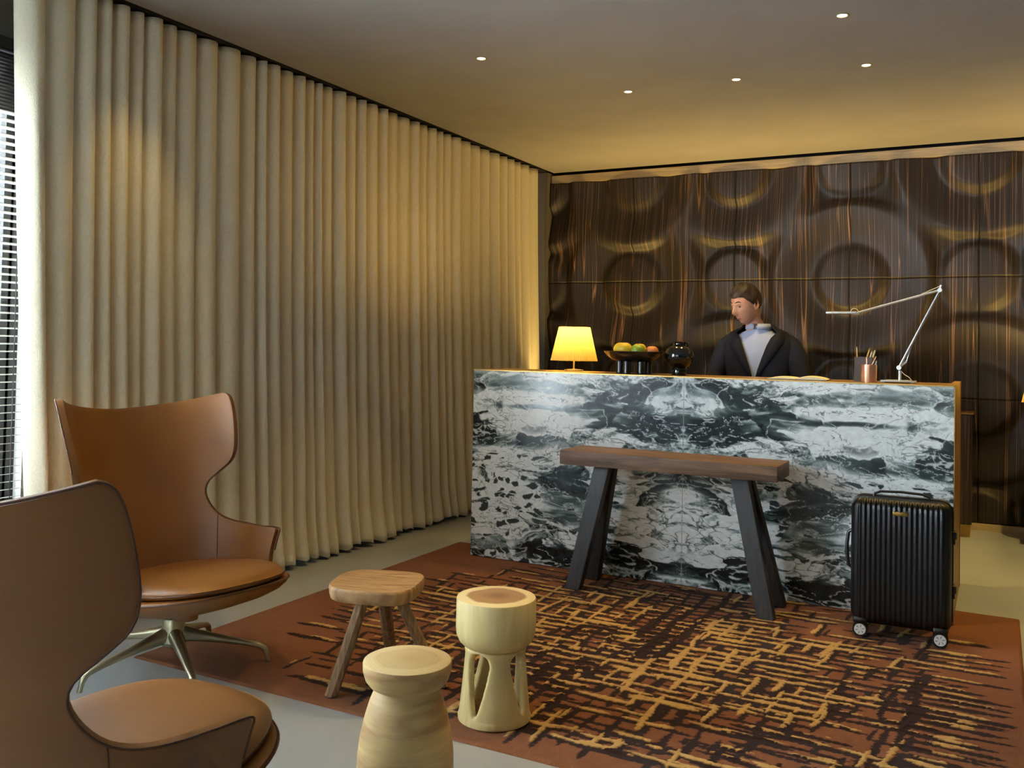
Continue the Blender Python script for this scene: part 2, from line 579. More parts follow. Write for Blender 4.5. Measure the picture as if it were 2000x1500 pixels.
def window(name, axis, a0, a1, z0, z1, pos, mull):
    """frame, mullions and glass in the plane axis=pos"""
    bm = bmesh.new()

    def bar(a, b_, za, zb, t=.07):
        if axis == 'x':
            box(bm, (pos, (a+b_)/2, (za+zb)/2), (t, b_-a, zb-za))
        else:
            box(bm, ((a+b_)/2, pos, (za+zb)/2), (b_-a, t, zb-za))
    bar(a0, a0+.05, z0, z1)
    bar(a1-.05, a1, z0, z1)
    bar(a0, a1, z0, z0+.05)
    bar(a0, a1, z1-.05, z1)
    for q in mull:
        bar(q-.022, q+.022, z0, z1)
    o = struct(name, bm, M['framedark'])
    g = bmesh.new()
    if axis == 'x':
        box(g, (pos, (a0+a1)/2, (z0+z1)/2), (.006, a1-a0-.1, z1-z0-.1))
    else:
        box(g, ((a0+a1)/2, pos, (z0+z1)/2), (a1-a0-.1, .006, z1-z0-.1))
    obj('window_pane', g, M['glassm'], o, False)
    return o


w1 = window('window_1', 'x', .9, 2.53, .45, 2.46, XL-.08, [2.47, 1.7])
struct('trim_1', bx((XL-.12, 2.53, .45), (XL+.01, 2.56, 2.46)), M['framelight'])
window('window_2', 'x', -2.0, .2, .45, 2.5, XL-.08, [-.9])
window('window_3', 'y', -3.0, -.2, .5, 2.55, YF-.06, [-1.6])

# relief panels on the back wall
YP = 7.33
PX = [-3.52, -2.740, -1.867, -.994, -.121, .752, 1.625, 2.498, 3.371, 4.2]
PZ = [.052, .921, 1.7965, 2.6785]


def relief(x, z):
    """overlapping discs and collars centred on the panel corners, painted over one another"""
    cells = []
    for i in range(-5, 11):
        for j in range(-1, 5):
            par = (i+j) % 2
            pr_ = 1 if par == 0 else 0
            if (i, j) in ((3, 0), (1, 3)):
                pr_ = 2
            cells.append((pr_, i, j))
    cells.sort()
    h = np.full(x.shape, .02)
    for pr_, i, j in cells:
        cx_, cz_ = -.121-.873*i, 1.7965+.876*(1-j)
        d = np.hypot(x-cx_, z-cz_)
        par = (i+j) % 2
        tilt = (-.10 if par == 0 else .08)
        disc = .030+tilt*(z-cz_)-.25*(d*d)
        ring = -.026+.072*sst(.25, .57, d)
        own = disc+(ring-disc)*sst(.205, .300, d)
        wgt = sst(.74, .60, d) if pr_ == 0 else sst(.640, .545, d)
        h = h*(1-wgt)+own*wgt
    return h


for a in range(len(PX)-1):
    for b_ in range(3):
        g_ = .0009
        nx = max(4, int((PX[a+1]-PX[a])/.0125))
        xs = np.linspace(PX[a]+g_, PX[a+1]-g_, nx)
        zs = np.linspace(PZ[b_]+g_, PZ[b_+1]-g_, 70)
        X, Z = np.meshgrid(xs, zs)
        H = relief(X, Z)
        Y = YP-H
        P = np.stack([X, Y, Z], -1)
        # turn the rim back into the joint
        P = np.pad(P, ((1, 1), (1, 1), (0, 0)), mode='edge')
        P[0, :, 1] = P[-1, :, 1] = P[:, 0, 1] = P[:, -1, 1] = 7.40
        grid_obj('relief_panel', P, M['ebony'], wb)
o = struct('trim_2', bx((-3.51, 7.315, 2.68), (XR, 7.36, 2.748)), M['batten'])
bm = bmesh.new()
xx = -3.2
while xx < XR:
    for dz in (-.015, .015):
        tube(bm, [(xx, 7.317, 2.714+dz), (xx, 7.312, 2.714+dz)], .004, 8)
        tube(bm, [(xx+.14, 7.317, 2.714+dz), (xx+.14, 7.312, 2.714+dz)], .004, 8)
    box(bm, (xx+.07, 7.3145, 2.714), (.10, .002, .066))
    xx += .873
obj('fixing', bm, M['batten'], o)
struct('baseboard_back', bx((-3.51, 7.29, 0), (XR, 7.38, .048)), M['batten'])
struct('trim_3', bx((-3.66, 7.25, 0), (-3.52, 7.42, ZC)), M['wallpaint'])

# outside the side windows
struct('ground_outside', bx((-12, -6, -.3), (XL-.14, 9, -.12)), M['ground'])
tag(struct('garden_wall', bx((-9.2, -5, -.12), (-9.0, 9, 1.25)), M['render']), 'pale garden wall outside beyond the blinds', 'wall')
del bpy.data.objects['garden_wall']['kind']


def leafy_plant(x, y, h, seed, label):
    rs = random.Random(seed)
    t = thing('garden_plant', label, 'plant', (x, y, -.12), 0, 'plants outside the blinds')
    bm = bmesh.new()
    bs = bmesh.new()
    for k in range(26):
        a = rs.random()*2*PI
        z = h*(.25+.75*rs.random())
        L = .35+.3*rs.random()
        tilt = -.2-.8*rs.random()
        base = Vector((.05*math.cos(a), .05*math.sin(a), z))
        tube(bs, [(0, 0, max(0, z-.5)), base], .008, 5)
        rows = []
        for s_ in range(7):
            u = s_/6
            w = .10*math.sin(PI*min(1, u*.94+.03))
            p = base+Vector((math.cos(a)*L*u, math.sin(a)*L*u, L*(.35*u+tilt*u*u)))
            sd = Vector((-math.sin(a), math.cos(a), 0))*w
            rows.append([p-sd, p+Vector((0, 0, -.02)), p+sd])
        loft(bm, rows, cap=False, closed=False)
    obj('leaves', bm, M['leaf'], t)
    tube(bs, [(0, 0, 0), (0.02, 0, h*.5), (0, .02, h)], [.03, .025, .012], 7)
    obj('stem', bs, M['stem'], t)


leafy_plant(-5.4, 3.0, 2.3, 3, 'tall broad-leaved garden plant seen through the upper blind slats')
leafy_plant(-6.4, 3.75, 1.5, 5, 'low leafy garden plant seen through the middle blind slats')

# venetian blind
t = thing('venetian_blind', 'pale horizontal slatted blind hanging in the window beside the curtain', 'blind', (-3.70, 1.72, 0))
bm = bmesh.new()
z = .50
while z < 2.2:
    box(bm, (0, 0, z), (.034, 1.56, .0022), Matrix.Rotation(math.radians(-8), 3, 'Y'))
    z += .0325
obj('slats', bm, M['blind'], t, False)
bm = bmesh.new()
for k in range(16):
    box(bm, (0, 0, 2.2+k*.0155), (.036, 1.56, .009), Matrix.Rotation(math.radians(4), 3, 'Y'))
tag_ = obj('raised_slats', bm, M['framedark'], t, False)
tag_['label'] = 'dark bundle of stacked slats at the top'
obj('headrail', bx((-.03, -.79, 2.45), (.03, .79, 2.5)), M['framedark'], t, False)
bm = bmesh.new()
for yy in (-.6, 0, .60, .72):
    tube(bm, [(.019, yy, .49), (.019, yy, 2.45)], .0022, 6)
obj('cord', bm, M['framedark'], t)
obj('bottom_rail', bx((-.018, -.78, .475), (.018, .78, .492)), M['blind'], t, False)

# ================================================================ CURTAIN
FB = [38, 104, 165, 202, 231, 267, 294.6, 329.5, 359.7, 398.8, 439.5, 482.8, 513, 527.7, 557, 585, 606, 624, 638, 661, 684, 705, 722, 747, 765, 787, 811, 827, 843.5, 859.5, 873, 888, 907, 927.5, 947, 965, 983.5, 997, 1010.7, 1023.3, 1040, 1059]
# folds get their real spacing along the track (metres from the window end)
def track_y(px):
    d = Fw+Rv*((px-1000)/1787.9)-Uv*((3+.403*(px-231)-626.4)/1787.9)
    return -3.49/d.x*d.y
fy = [track_y(p_) for p_ in FB]
fy[0] = 2.30
nz_, sub = 60, 14
ncol = (len(fy)-1)*sub+1
U_ = np.linspace(0, len(fy)-1, ncol)
ybase = np.interp(U_, np.arange(len(fy)), fy)
frac = U_-np.floor(U_)
fi = np.minimum(np.floor(U_).astype(int), len(fy)-2)
zz = np.linspace(0, 1, nz_)
rs = np.random.RandomState(4)
ampf = .052+.02*rs.rand(len(fy))
hemf = rs.rand(len(fy)+1)
shiftf = (rs.rand(len(fy)+1)-.5)
P = np.zeros((nz_, ncol, 3))
lobe = np.abs(np.sin(PI*frac))**0.62
ztop = 2.752
for k, v in enumerate(zz):
    dn = (1-v)
    A = ampf[fi]*(1+.35*dn)
    x0 = -3.555+.085*dn**1.6
    sh = np.interp(U_, np.arange(len(fy)+1), shiftf)*.055*dn**2.5
    second = .004*dn*np.sin(ybase*23+v*2)+.005*dn**3*np.sin(ybase*51+v*5)
    z = .012+(ztop-.012)*v
    flare = .03*sst(.10, 0, np.full(ncol, v))*np.interp(U_, np.arange(len(fy)+1), hemf)
    P[k, :, 0] = x0+A*lobe+second+flare
    P[k, :, 1] = ybase+sh*(1-np.exp(-(ybase-2.2)*2))*np.where(ybase > 7.0, 0, 1)
    P[k, :, 2] = z
P[0, :, 2] += .006+.012*np.abs(np.sin(ybase*37))+.01*np.sin(ybase*13)
P[:, :, 1] += (.10*(1-zz)[:, None])*np.exp(-((ybase-2.3)/.12)**2)[None, :]
cur = grid_obj('curtain', P, M['curtain'])
tag(cur, 'floor-length cream boucle curtain in deep folds along the left wall', 'curtain')
sd = cur.modifiers.new('thickness', 'SOLIDIFY')
sd.thickness = .004
tr_ = tag(obj('curtain_track', bx((-3.60, 2.28, 2.765), (-3.50, 7.2, 2.79)), M['darkgap'], None, False), 'dark recessed curtain track in the ceiling slot above the cream curtain', 'curtain track')

# ================================================================ RUG
RX0, RX1, RY0, RY1 = -2.975, .098, 2.505, 4.955
nxr, nyr = 620, 495
xs = np.linspace(RX0, RX1, nxr)
ys = np.linspace(RY0, RY1, nyr)
X, Y = np.meshgrid(xs, ys)
dark = np.zeros(X.shape)
gold = np.zeros(X.shape)
rr_ = np.random.RandomState(11)
cxr, cyr = -1.28, 3.62


def stroke(arr, x0, y0, x1, y1, w, bead, seed):
    lx, ly = x1-x0, y1-y0
    L = math.hypot(lx, ly)
    mn, mx_ = (min(x0, x1)-.05, max(x0, x1)+.05), (min(y0, y1)-.05, max(y0, y1)+.05)
    i0, i1 = np.searchsorted(xs, mn[0]), np.searchsorted(xs, mn[1])
    j0, j1 = np.searchsorted(ys, mx_[0]), np.searchsorted(ys, mx_[1])
    if i1-i0 < 2 or j1-j0 < 2:
        return
    XX, YY = X[j0:j1, i0:i1], Y[j0:j1, i0:i1]
    t_ = ((XX-x0)*lx+(YY-y0)*ly)/L
    n_ = ((XX-x0)*(-ly)+(YY-y0)*lx)/L
    wob = .0035*np.sin(t_*15+seed)+.002*np.sin(t_*47+seed*2)
    ph = (t_/bead+seed) % 1.0
    wid = w*(.42+.6*np.sqrt(np.abs(np.sin(PI*ph))))*(.75+.5*vnoise(t_*14+seed*7, t_*0+seed, 5))
    taper = np.clip(t_/.03, 0, 1)*np.clip((L-t_)/.03, 0, 1)
    m_ = (np.abs(n_-wob) < wid*taper) & (t_ > 0) & (t_ < L)
    gapn = vnoise(t_*9+seed*3, t_*0+seed*1.7, 9) > .16
    m_ = m_ & gapn
    sub_ = arr[j0:j1, i0:i1]
    sub_[m_] = 1


for k in range(1750):
    hor = rr_.rand() < .60
    # denser towards the middle of the rug
    if hor:
        px_ = cxr+np.clip(rr_.randn()*.74, -1.32, 1.15)
        py_ = cyr+np.clip(rr_.randn()*.58, -.95, 1.1)
    else:
        px_ = cxr+np.clip(rr_.randn()*.60, -1.25, 1.0)
        py_ = cyr+np.clip(rr_.randn()*.52, -.90, 1.1)
    # snap the lines into loose rows so that bare rug shows between them
    if hor:
        py_ = round(py_/.062)*.062+rr_.randn()*.006
    else:
        px_ = round(px_/.085)*.085+rr_.randn()*.008
    e = abs((px_-cxr)/1.42)**2.6+abs((py_-cyr)/1.14)**2.6
    if e > 1:
        continue
    L = .10+.30*rr_.rand()
    ang = (rr_.randn()*.03+.10*(py_-cyr)*(1 if px_ > cxr else -1)) if hor else PI/2+rr_.randn()*.05-.14*(px_-cxr)
    dx_, dy_ = math.cos(ang)*L/2, math.sin(ang)*L/2
    w = .007+.005*rr_.rand()
    if abs(px_-dx_-cxr) > 1.48 or abs(py_+dy_-cyr) > 1.22:
        continue
    nx_, ny_ = -math.sin(ang), math.cos(ang)
    stroke(dark, px_-dx_, py_-dy_, px_+dx_, py_+dy_, w*1.25, .026, rr_.rand()*10)
    if rr_.rand() < (.50 if hor else .32):
        o_ = w*1.9
        f = .35+.5*rr_.rand()
        stroke(gold, px_-dx_*f+nx_*o_, py_-dy_*f+ny_*o_, px_+dx_*f+nx_*o_, py_+dy_*f+ny_*o_, w*.95, .030, rr_.rand()*10)
base = np.array(hexc(122, 78, 50)[:3])
n1 = fbm(X*3, Y*3, 21)[..., None]
n2 = fbm(X*40, Y*40, 22, 3)[..., None]
col = base*(.80+.24*n1+.20*n2)
dk = np.array(hexc(44, 27, 24)[:3])
gd = np.array(hexc(190, 154, 96)[:3])*(.75+.4*n2)
col = np.where(gold[..., None] > 0, gd, col)
col = np.where((dark[..., None] > 0) & ((gold[..., None] == 0) | (n1[..., :] > .56)), dk, col)
H = .0085+.0025*gold-.0015*dark*(1-gold)+.001*n2[..., 0]
edge = np.minimum(np.minimum(X-RX0, RX1-X), np.minimum(Y-RY0, RY1-Y))
H = H*np.clip(edge/.008, 0.1, 1)**.5
P = np.stack([X, Y, H], -1)
P[0, :, 2] = P[-1, :, 2] = 0.0005
P[:, 0, 2] = P[:, -1, 2] = 0.0005
rug = grid_obj('rug', P, M['rug'], None, col)
tag(rug, 'rust brown rug with crosshatched dark and golden dashes under the console table', 'rug')
RT = .0125

# ================================================================ RECEPTION DESK
DX0, DX1, DY, DH = -2.727, -.174, 4.672, 1.10
desk = thing('reception_desk', 'marble-fronted reception desk with brass-edged top standing on the rug', 'desk', (0, 0, 0))
nxm, nzm = 760, 330
xs_ = np.linspace(DX0, DX1, nxm)
zs_ = np.linspace(RT, DH-.006, nzm)
X, Z = np.meshgrid(xs_, zs_)
A_ = np.abs(X+1.452)
# break the mirror symmetry very slightly
A2 = A_+.004*(fbm(X*6, Z*6, 91)-.5)
wx = fbm(A2*2.2, Z*4.5, 31)-.5
wz = fbm(A2*2.2+7, Z*4.5+3, 35)-.5
ax = A2+.24*wx
az = Z+.11*wz
blobs = [(1.12, 1.03, .14, .05, -1.6), (.86, 1.02, .16, .05, -.9), (.42, 1.00, .22, .05, -1.3), (.12, 1.06, .2, .03, -.7), (.95, .945, .4, .03, 1.5), (.15, .94, .14, .04, 1.2),
         (.22, .83, .26, .085, -1.9), (.9, .84, .28, .045, 1.1), (.84, .895, .22, .014, -1.8), (1.15, .88, .1, .02, -.8), (1.08, .70, .26, .035, -1.2), (.7, .73, .3, .02, -.6), (.75, .66, .3, .03, .4),
         (1.1, .36, .24, .22, 1.7), (1.15, .32, .09, .04, -1.2), (.72, .46, .2, .13, -1.2), (.52, .60, .3, .035, .8), (0, .60, .06, .06, -1.6), (.1, .30, .22, .14, .8), (.32, .50, .2, .09, -1.0), (.82, .07, .2, .06, -1.0), (.3, .10, .26, .04, -1.0), (.55, .20, .14, .1, .9), (.05, .48, .07, .04, 1.2)]
bias = np.zeros(X.shape)
for (a_, z_, ra, rz, v_) in blobs:
    d2 = ((A2+.10*wx-a_)/ra)**2+((Z+.05*wz-z_)/rz)**2
    bias += v_*np.exp(-d2**1.4)
def ridged(x, y, sd_, wd_, o=4):
    r_ = np.abs(fbm(x, y, sd_, o)-.5)
    return 1-sst(wd_*.25, wd_, r_)


# clasts: warped, flattened cells at three sizes
w1x, w1z = fbm(ax*3, az*6, 44)-.5, fbm(ax*3+9, az*6, 46)-.5
w2x, w2z = fbm(ax*11, az*22, 45)-.5, fbm(ax*11+9, az*22, 47)-.5
f1, gp, rv = voro(ax*4.2+1.5*w1x+.25*w2x, az*12+1.6*w1z+.5*w2z, 51)
f1b, gpb, rvb = voro(ax*12+2.2*w1x+.9*w2x, az*34+3.0*w1z+1.0*w2z, 52)
f1c, gpc, rvc = voro(ax*40+2*w2x, az*85+3*w2z, 53)
big = fbm(ax*2.6, az*8.5, 61, 5)
mix = fbm(ax*2.6+5, az*9+2, 71)
tone = .49+.42*bias+.78*(rv-.5)+1.0*(big-.5)
crush = sst(.40, .56, mix)
tone = tone+crush*1.0*(rvb-.5)+.35*(rvc-.5)*crush
streak = fbm(ax*6+az*5, az*70+ax*9, 75, 4)-.5
wisp = fbm(ax*14+w1x*4, az*34+w1z*6, 77, 4)-.5
tone = tone+.40*streak*(1-crush*.5)+.55*wisp
tone = np.clip(tone, 0, 1)
white = np.array([.82, .87, .87])
grey = np.array([.30, .37, .37])
green = np.array([.055, .082, .076])
deep = np.array([.010, .018, .020])
t_ = tone[..., None]
c_ = np.where(t_ < .26, deep+(green-deep)*(t_/.26), np.where(t_ < .46, green+(grey-green)*((t_-.26)/.20), grey+(white-grey)*np.clip((t_-.46)/.18, 0, 1)))
fine = fbm(ax*60, az*90, 79, 3)[..., None]
c_ = c_*(.80+.34*fine)
# borders of the large clasts
bw = vnoise(ax*5, az*9, 86)
vein = (1-sst(.0, .03+.07*bw, gp+.16*(fbm(ax*26, az*30, 81)-.5)))
darkv = (fbm(ax*2, az*4, 83) < .52)[..., None]
vc = np.where(darkv, deep*1.5, white)
k_ = vein[..., None]*.75*sst(.25, .5, bw)[..., None]
c_ = c_*(1-k_)+vc*k_
vb = (1-sst(0, .14, gpb+.2*(fbm(ax*50, az*60, 84)-.5)))*crush
vcb = np.where((fbm(ax*5, az*9, 85) < .52)[..., None], deep*1.6, white*.9)
k_ = vb[..., None]*.8*sst(.3, .5, fbm(ax*7, az*11, 87))[..., None]
c_ = c_*(1-k_)+vcb*k_
# hairline cracks, white in the dark stone and dark in the white
for sd_, fx_, fz_, wd_ in ((101, 3.0, 6.0, .010), (111, 6.0, 9.0, .010), (121, 5., 16., .010)):
    cr_ = ridged(ax*fx_+wx*2, az*fz_, sd_, wd_, 5)*sst(.42, .55, vnoise(ax*4, az*7, sd_+3))
    cr_ = cr_[..., None]
    cc_ = np.where((tone < .44)[..., None], white*.8, deep*3)
    c_ = c_*(1-.8*cr_)+cc_*.8*cr_
# small dark fragments floating in the white lower corner
f1d, gpd, rvd = voro(ax*20+2+1.5*w2x, az*34+1+1.5*w2z, 131)
frag = sst(.10, .22, gpd)*((rvd > .70) & (tone > .5) & (Z < .62) & (A_ > .45))
c_ = c_*(1-frag[..., None])+(deep*2+.015)*frag[..., None]
seam = (A_ < .0016)[..., None]
c_ = np.where(seam, .3, c_)
P = np.stack([X, np.full(X.shape, DY), Z], -1)
P = np.pad(P, ((1, 1), (1, 1), (0, 0)), mode='edge')
c_ = np.pad(c_, ((1, 1), (1, 1), (0, 0)), mode='edge')
P[0, :, 1] = P[-1, :, 1] = P[:, 0, 1] = P[:, -1, 1] = DY+.028
P = P[::-1]
c_ = c_[::-1]
grid_obj('marble_front', P, M['marble'], desk, c_, smooth=False)
bm = bmesh.new()
box(bm, ((DX0+DX1)/2, DY+.015, DH-.003), (DX1-DX0+.004, .032, .006))
box(bm, (DX1+.001, DY+.015, DH/2+RT/2), (.003, .032, DH-RT))
obj('brass_edge', bm, M['brass'], desk, False)
obj('core_board', bx((DX0+.01, DY+.028, RT+.002), (DX1-.01, DY+.045, DH-.012)), M['darkoak'], desk, False)
obj('counter_top', bx((DX0+.005, DY+.032, DH-.035), (DX1-.03, DY+.36, DH)), M['brasswood'], desk, False)
bm = bx((DX1-.03, DY+.032, RT), (DX1, DY+.78, DH-.001))
obj('end_panel', bm, M['brasswood'], desk, False)
obj('end_panel', bx((DX0, DY+.032, RT), (DX0+.03, DY+.36, DH-.008)), M['brasswood'], desk, False)
obj('work_surface', bx((DX0+.03, DY+.36, .73), (DX1-.03, DY+.78, .76)), M['darkoak'], desk, False)
obj('modesty_panel', bx((DX0+.03, DY+.345, RT+.001), (DX1-.03, DY+.36, DH-.036)), M['darkoak'], desk, False)
obj('brass_edge', bx((DX1-.002, DY+.776, RT), (DX1+.003, DY+.786, DH)), M['brass'], desk, False)

# low cabinet behind the desk
cab = thing('sideboard', 'low dark wood cabinet against the carved back wall behind the desk', 'cabinet', (0, 0, 0))
obj('body', bx((-2.55, 6.94, .09), (-.15, 7.22, .835)), M['ebony'], cab, False)
obj('top', bx((-2.56, 6.93, .835), (-.14, 7.22, .843)), M['brass'], cab, False)
obj('plinth', bx((-2.5, 6.98, 0), (-.16, 7.2, .09)), M['brass'], cab, False)
for k in range(4):
    obj('door', bx((-2.54+k*.597, 6.928, .10), (-2.54+k*.597+.585, 6.94, .825)), M['ebony'], cab, False)

# ================================================================ CONSOLE TABLE
con = thing('console_table', 'narrow walnut console table on splayed dark legs before the marble desk', 'table', (0, 0, 0))
bm = bmesh.new()
box(bm, (-1.44, 4.437, .677), (1.10, .275, .073), bevel=.003)
obj('table_top', bm, M['walnut'], con, angle=30)
for sx in (0, 1):
    for sy in (0, 1):
        bm = bmesh.new()
        bxp = (-1.905, -.935)[sx]
        top = (-1.785, -1.085)[sx]
        by, ty = ((4.315, 4.40), (4.56, 4.475))[sy]
        beam(bm, (top, ty, .642), (bxp, by, RT+.0015), .082, .058, .078, .055, bevel=.002)
        obj('leg', bm, M['darkoak'], con, angle=30)

# ================================================================ SUITCASE
sc = thing('suitcase', 'upright black ribbed hard-shell suitcase on wheels in front of the desk', 'suitcase', (-.368, 4.365, RT), math.radians(2))
sw, sdp, sh_ = .20, .105, .60
def suit_ring(scale_in, z, rib=True, seg=640):
    out = []
    r_ = .05
    for i in range(seg):
        # rounded rectangle by perimeter
        per = 4*(sw-r_)+4*(sdp-r_)+2*PI*r_
        s_ = (i+.5)/seg*per
        segs = [(2*(sw-r_), 'f'), (PI*r_/2, 'a'), (2*(sdp-r_), 'r'), (PI*r_/2, 'b'), (2*(sw-r_), 'k'), (PI*r_/2, 'c'), (2*(sdp-r_), 'l'), (PI*r_/2, 'd')]
        for L_, nm in segs:
            if s_ <= L_:
                break
            s_ -= L_
        u = s_/L_
        if nm == 'f':
            x, y, nx, ny = -sw+r_+s_, -sdp, 0, -1
        elif nm == 'k':
            x, y, nx, ny = sw-r_-s_, sdp, 0, 1
        elif nm == 'r':
            x, y, nx, ny = sw, -sdp+r_+s_, 1, 0
        elif nm == 'l':
            x, y, nx, ny = -sw, sdp-r_-s_, -1, 0
        else:
            a0 = {'a': -PI/2, 'b': 0, 'c': PI/2, 'd': PI}[nm]
            ccx = sw-r_ if nm in 'ab' else -sw+r_
            ccy = -sdp+r_ if nm in 'ad' else sdp-r_
            an = a0+u*PI/2
            nx, ny = math.cos(an), math.sin(an)
            x, y = ccx+r_*nx, ccy+r_*ny
        if rib and abs(x) < sw-.018 and nm in 'fkabcd':
            x_ = abs(x)
            rr__ = math.cos(x_/.0205*PI)**2
            dpt = -.0045*(1-rr__)*(abs(ny))
            x += nx*dpt
            y += ny*dpt
        x -= nx*scale_in
        y -= ny*scale_in
        out.append((x, y, z))
    return out
bm = bmesh.new()
rings = []
r2 = .045
zb = .055
for k in range(7):
    an = k/6*PI/2
    rings.append(suit_ring(r2*(1-math.sin(an)), zb+r2*(1-math.cos(an))))
for k in range(1, 4):
    rings.append(suit_ring(0, zb+r2+(sh_-zb-2*r2)*k/4))
for k in range(7):
    an = k/6*PI/2
    rings.append(suit_ring(r2*(1-math.cos(an)), sh_-r2+r2*math.sin(an)))
loft(bm, rings)
obj('shell', bm, M['suitcase'], sc, angle=60)
bm = bmesh.new()
pts = []
def rr_path(w_, z0, z1, r_, y):
    p = []
    for (cx_, cz_, a0) in ((w_-r_, z1-r_, 0), (-w_+r_, z1-r_, PI/2), (-w_+r_, z0+r_, PI), (w_-r_, z0+r_, 1.5*PI)):
        for k in range(7):
            a = a0+k/6*PI/2
            p.append((cx_+r_*math.cos(a), y, cz_+r_*math.sin(a)))
    p.append(p[0])
    return p
tube(bm, rr_path(sw+.001, zb-.001, sh_+.001, .05, 0), .0055, 8, cap=False, up=Vector((0, 1, 0)))
obj('frame_seam', bm, M['blackplastic'], sc)
bm = bmesh.new()
tube(bm, [(-.115, -.005, sh_-.004), (-.11, -.005, sh_+.012), (-.085, -.005, sh_+.022), (0, -.005, sh_+.026), (.085, -.005, sh_+.022), (.11, -.005, sh_+.012), (.115, -.005, sh_-.004)], .008, 8, flat=.7)
obj('top_handle', bm, M['blackplastic'], sc)
bm = bmesh.new()
tube(bm, [(-sw+.004, 0, .27), (-sw-.018, 0, .285), (-sw-.024, 0, .34), (-sw-.024, 0, .38), (-sw-.018, 0, .43), (-sw+.004, 0, .445)], .008, 8)
obj('side_handle', bm, M['blackplastic'], sc)
for zl in (.22, .45):
    bm = bmesh.new()
    box(bm, (sw+.006, 0, zl), (.014, .045, .055), bevel=.004)
    box(bm, (sw+.013, 0, zl+.008), (.01, .02, .03), bevel=.003)
    obj('latch', bm, M['blackplastic'], sc)
bm = bmesh.new()
box(bm, (0, -sdp+.006, sh_-.055), (.062, .012, .022), bevel=.005)
bp_ = obj('badge_plate', bm, plain('gilt_plate', hexc(150, 120, 60), 0.3, metal=.8), sc)
bp_['label'] = 'small plain metal plate under the top edge'
for wx_ in (-.158, .158):
    for wy_ in (-.078, .078):
        bm = bmesh.new()
        tube(bm, [(wx_-.015, wy_, .062), (wx_+.018, wy_, .062)], .018, 12)
        box(bm, (wx_, wy_, .070), (.06, .05, .03), bevel=.01)
        hs = obj('wheel_housing', bm, M['blackplastic'], sc)
        bm = bmesh.new()
        tube(bm, [(wx_, wy_-.021, .0325), (wx_, wy_-.017, .0325), (wx_, wy_+.017, .0325), (wx_, wy_+.021, .0325)], [.029, .0315, .0315, .029], 28, up=Vector((0, 0, 1)))
        wh = obj('wheel', bm, M['rubber'], sc)
        # white hub with dark slots between the spokes (second material on the slot faces)
        bm = bmesh.new()
        cv = bm.verts.new((wx_, wy_-.0225, .0325))
        rad_ = [.0075, .0185, .0235]
        rows_ = [[bm.verts.new((wx_+r_*math.cos(2*PI*k/36), wy_-.0225, .0325+r_*math.sin(2*PI*k/36))) for k in range(36)] for r_ in rad_]
        rows_.append([bm.verts.new((wx_+.0235*math.cos(2*PI*k/36), wy_-.019, .0325+.0235*math.sin(2*PI*k/36))) for k in range(36)])
        for k in range(36):
            bm.faces.new((cv, rows_[0][k], rows_[0][(k+1) % 36]))
            for q in range(3):
                f_ = bm.faces.new((rows_[q][k], rows_[q+1][k], rows_[q+1][(k+1) % 36], rows_[q][(k+1) % 36]))
                if q == 0 and k % 6 == 1:
                    f_.material_index = 1
        hub = obj('hub_cap', bm, M['whitehub'], wh)
        hub.data.materials.append(M['rubber'])

# ================================================================ LOUNGE CHAIRS
def catmull(pts, n):
    out = []
    for i in range(len(pts)-1):
        p0 = pts[max(i-1, 0)]
        p1, p2 = pts[i], pts[i+1]
        p3 = pts[min(i+2, len(pts)-1)]
        for k in range(n):
            t = k/n
            out.append(tuple(.5*((2*b_)+(-a+c)*t+(2*a-5*b_+4*c-d)*t*t+(-a+3*b_-3*c+d)*t**3) for a, b_, c, d in zip(p0, p1, p2, p3)))
    out.append(tuple(pts[-1]))
    return out


def shell_pt(s, z):
    dz = z-.42
    r = .314+.162*dz
    c = .079-.146*dz
    sg = 1 if s >= 0 else -1
    s = abs(s)
    lim = r*PI/2
    if s <= lim:
        return Vector((c-r*math.cos(s/r), sg*r*math.sin(s/r), z))
    return Vector((c+(s-lim), sg*(r+.216*(s-lim)), z))


bound = [(.548, .345), (.566, .402), (.592, .455), (.606, .484), (.585, .490), (.520, .488), (.456, .491), (.385, .497), (.335, .515), (.302, .553), (.289, .603), (.310, .650), (.372, .697), (.420, .735), (.447, .785), (.461, .860), (.466, .940), (.462, .985), (.450, 1.004), (.432, 1.010)]
bound = catmull(bound, 3)


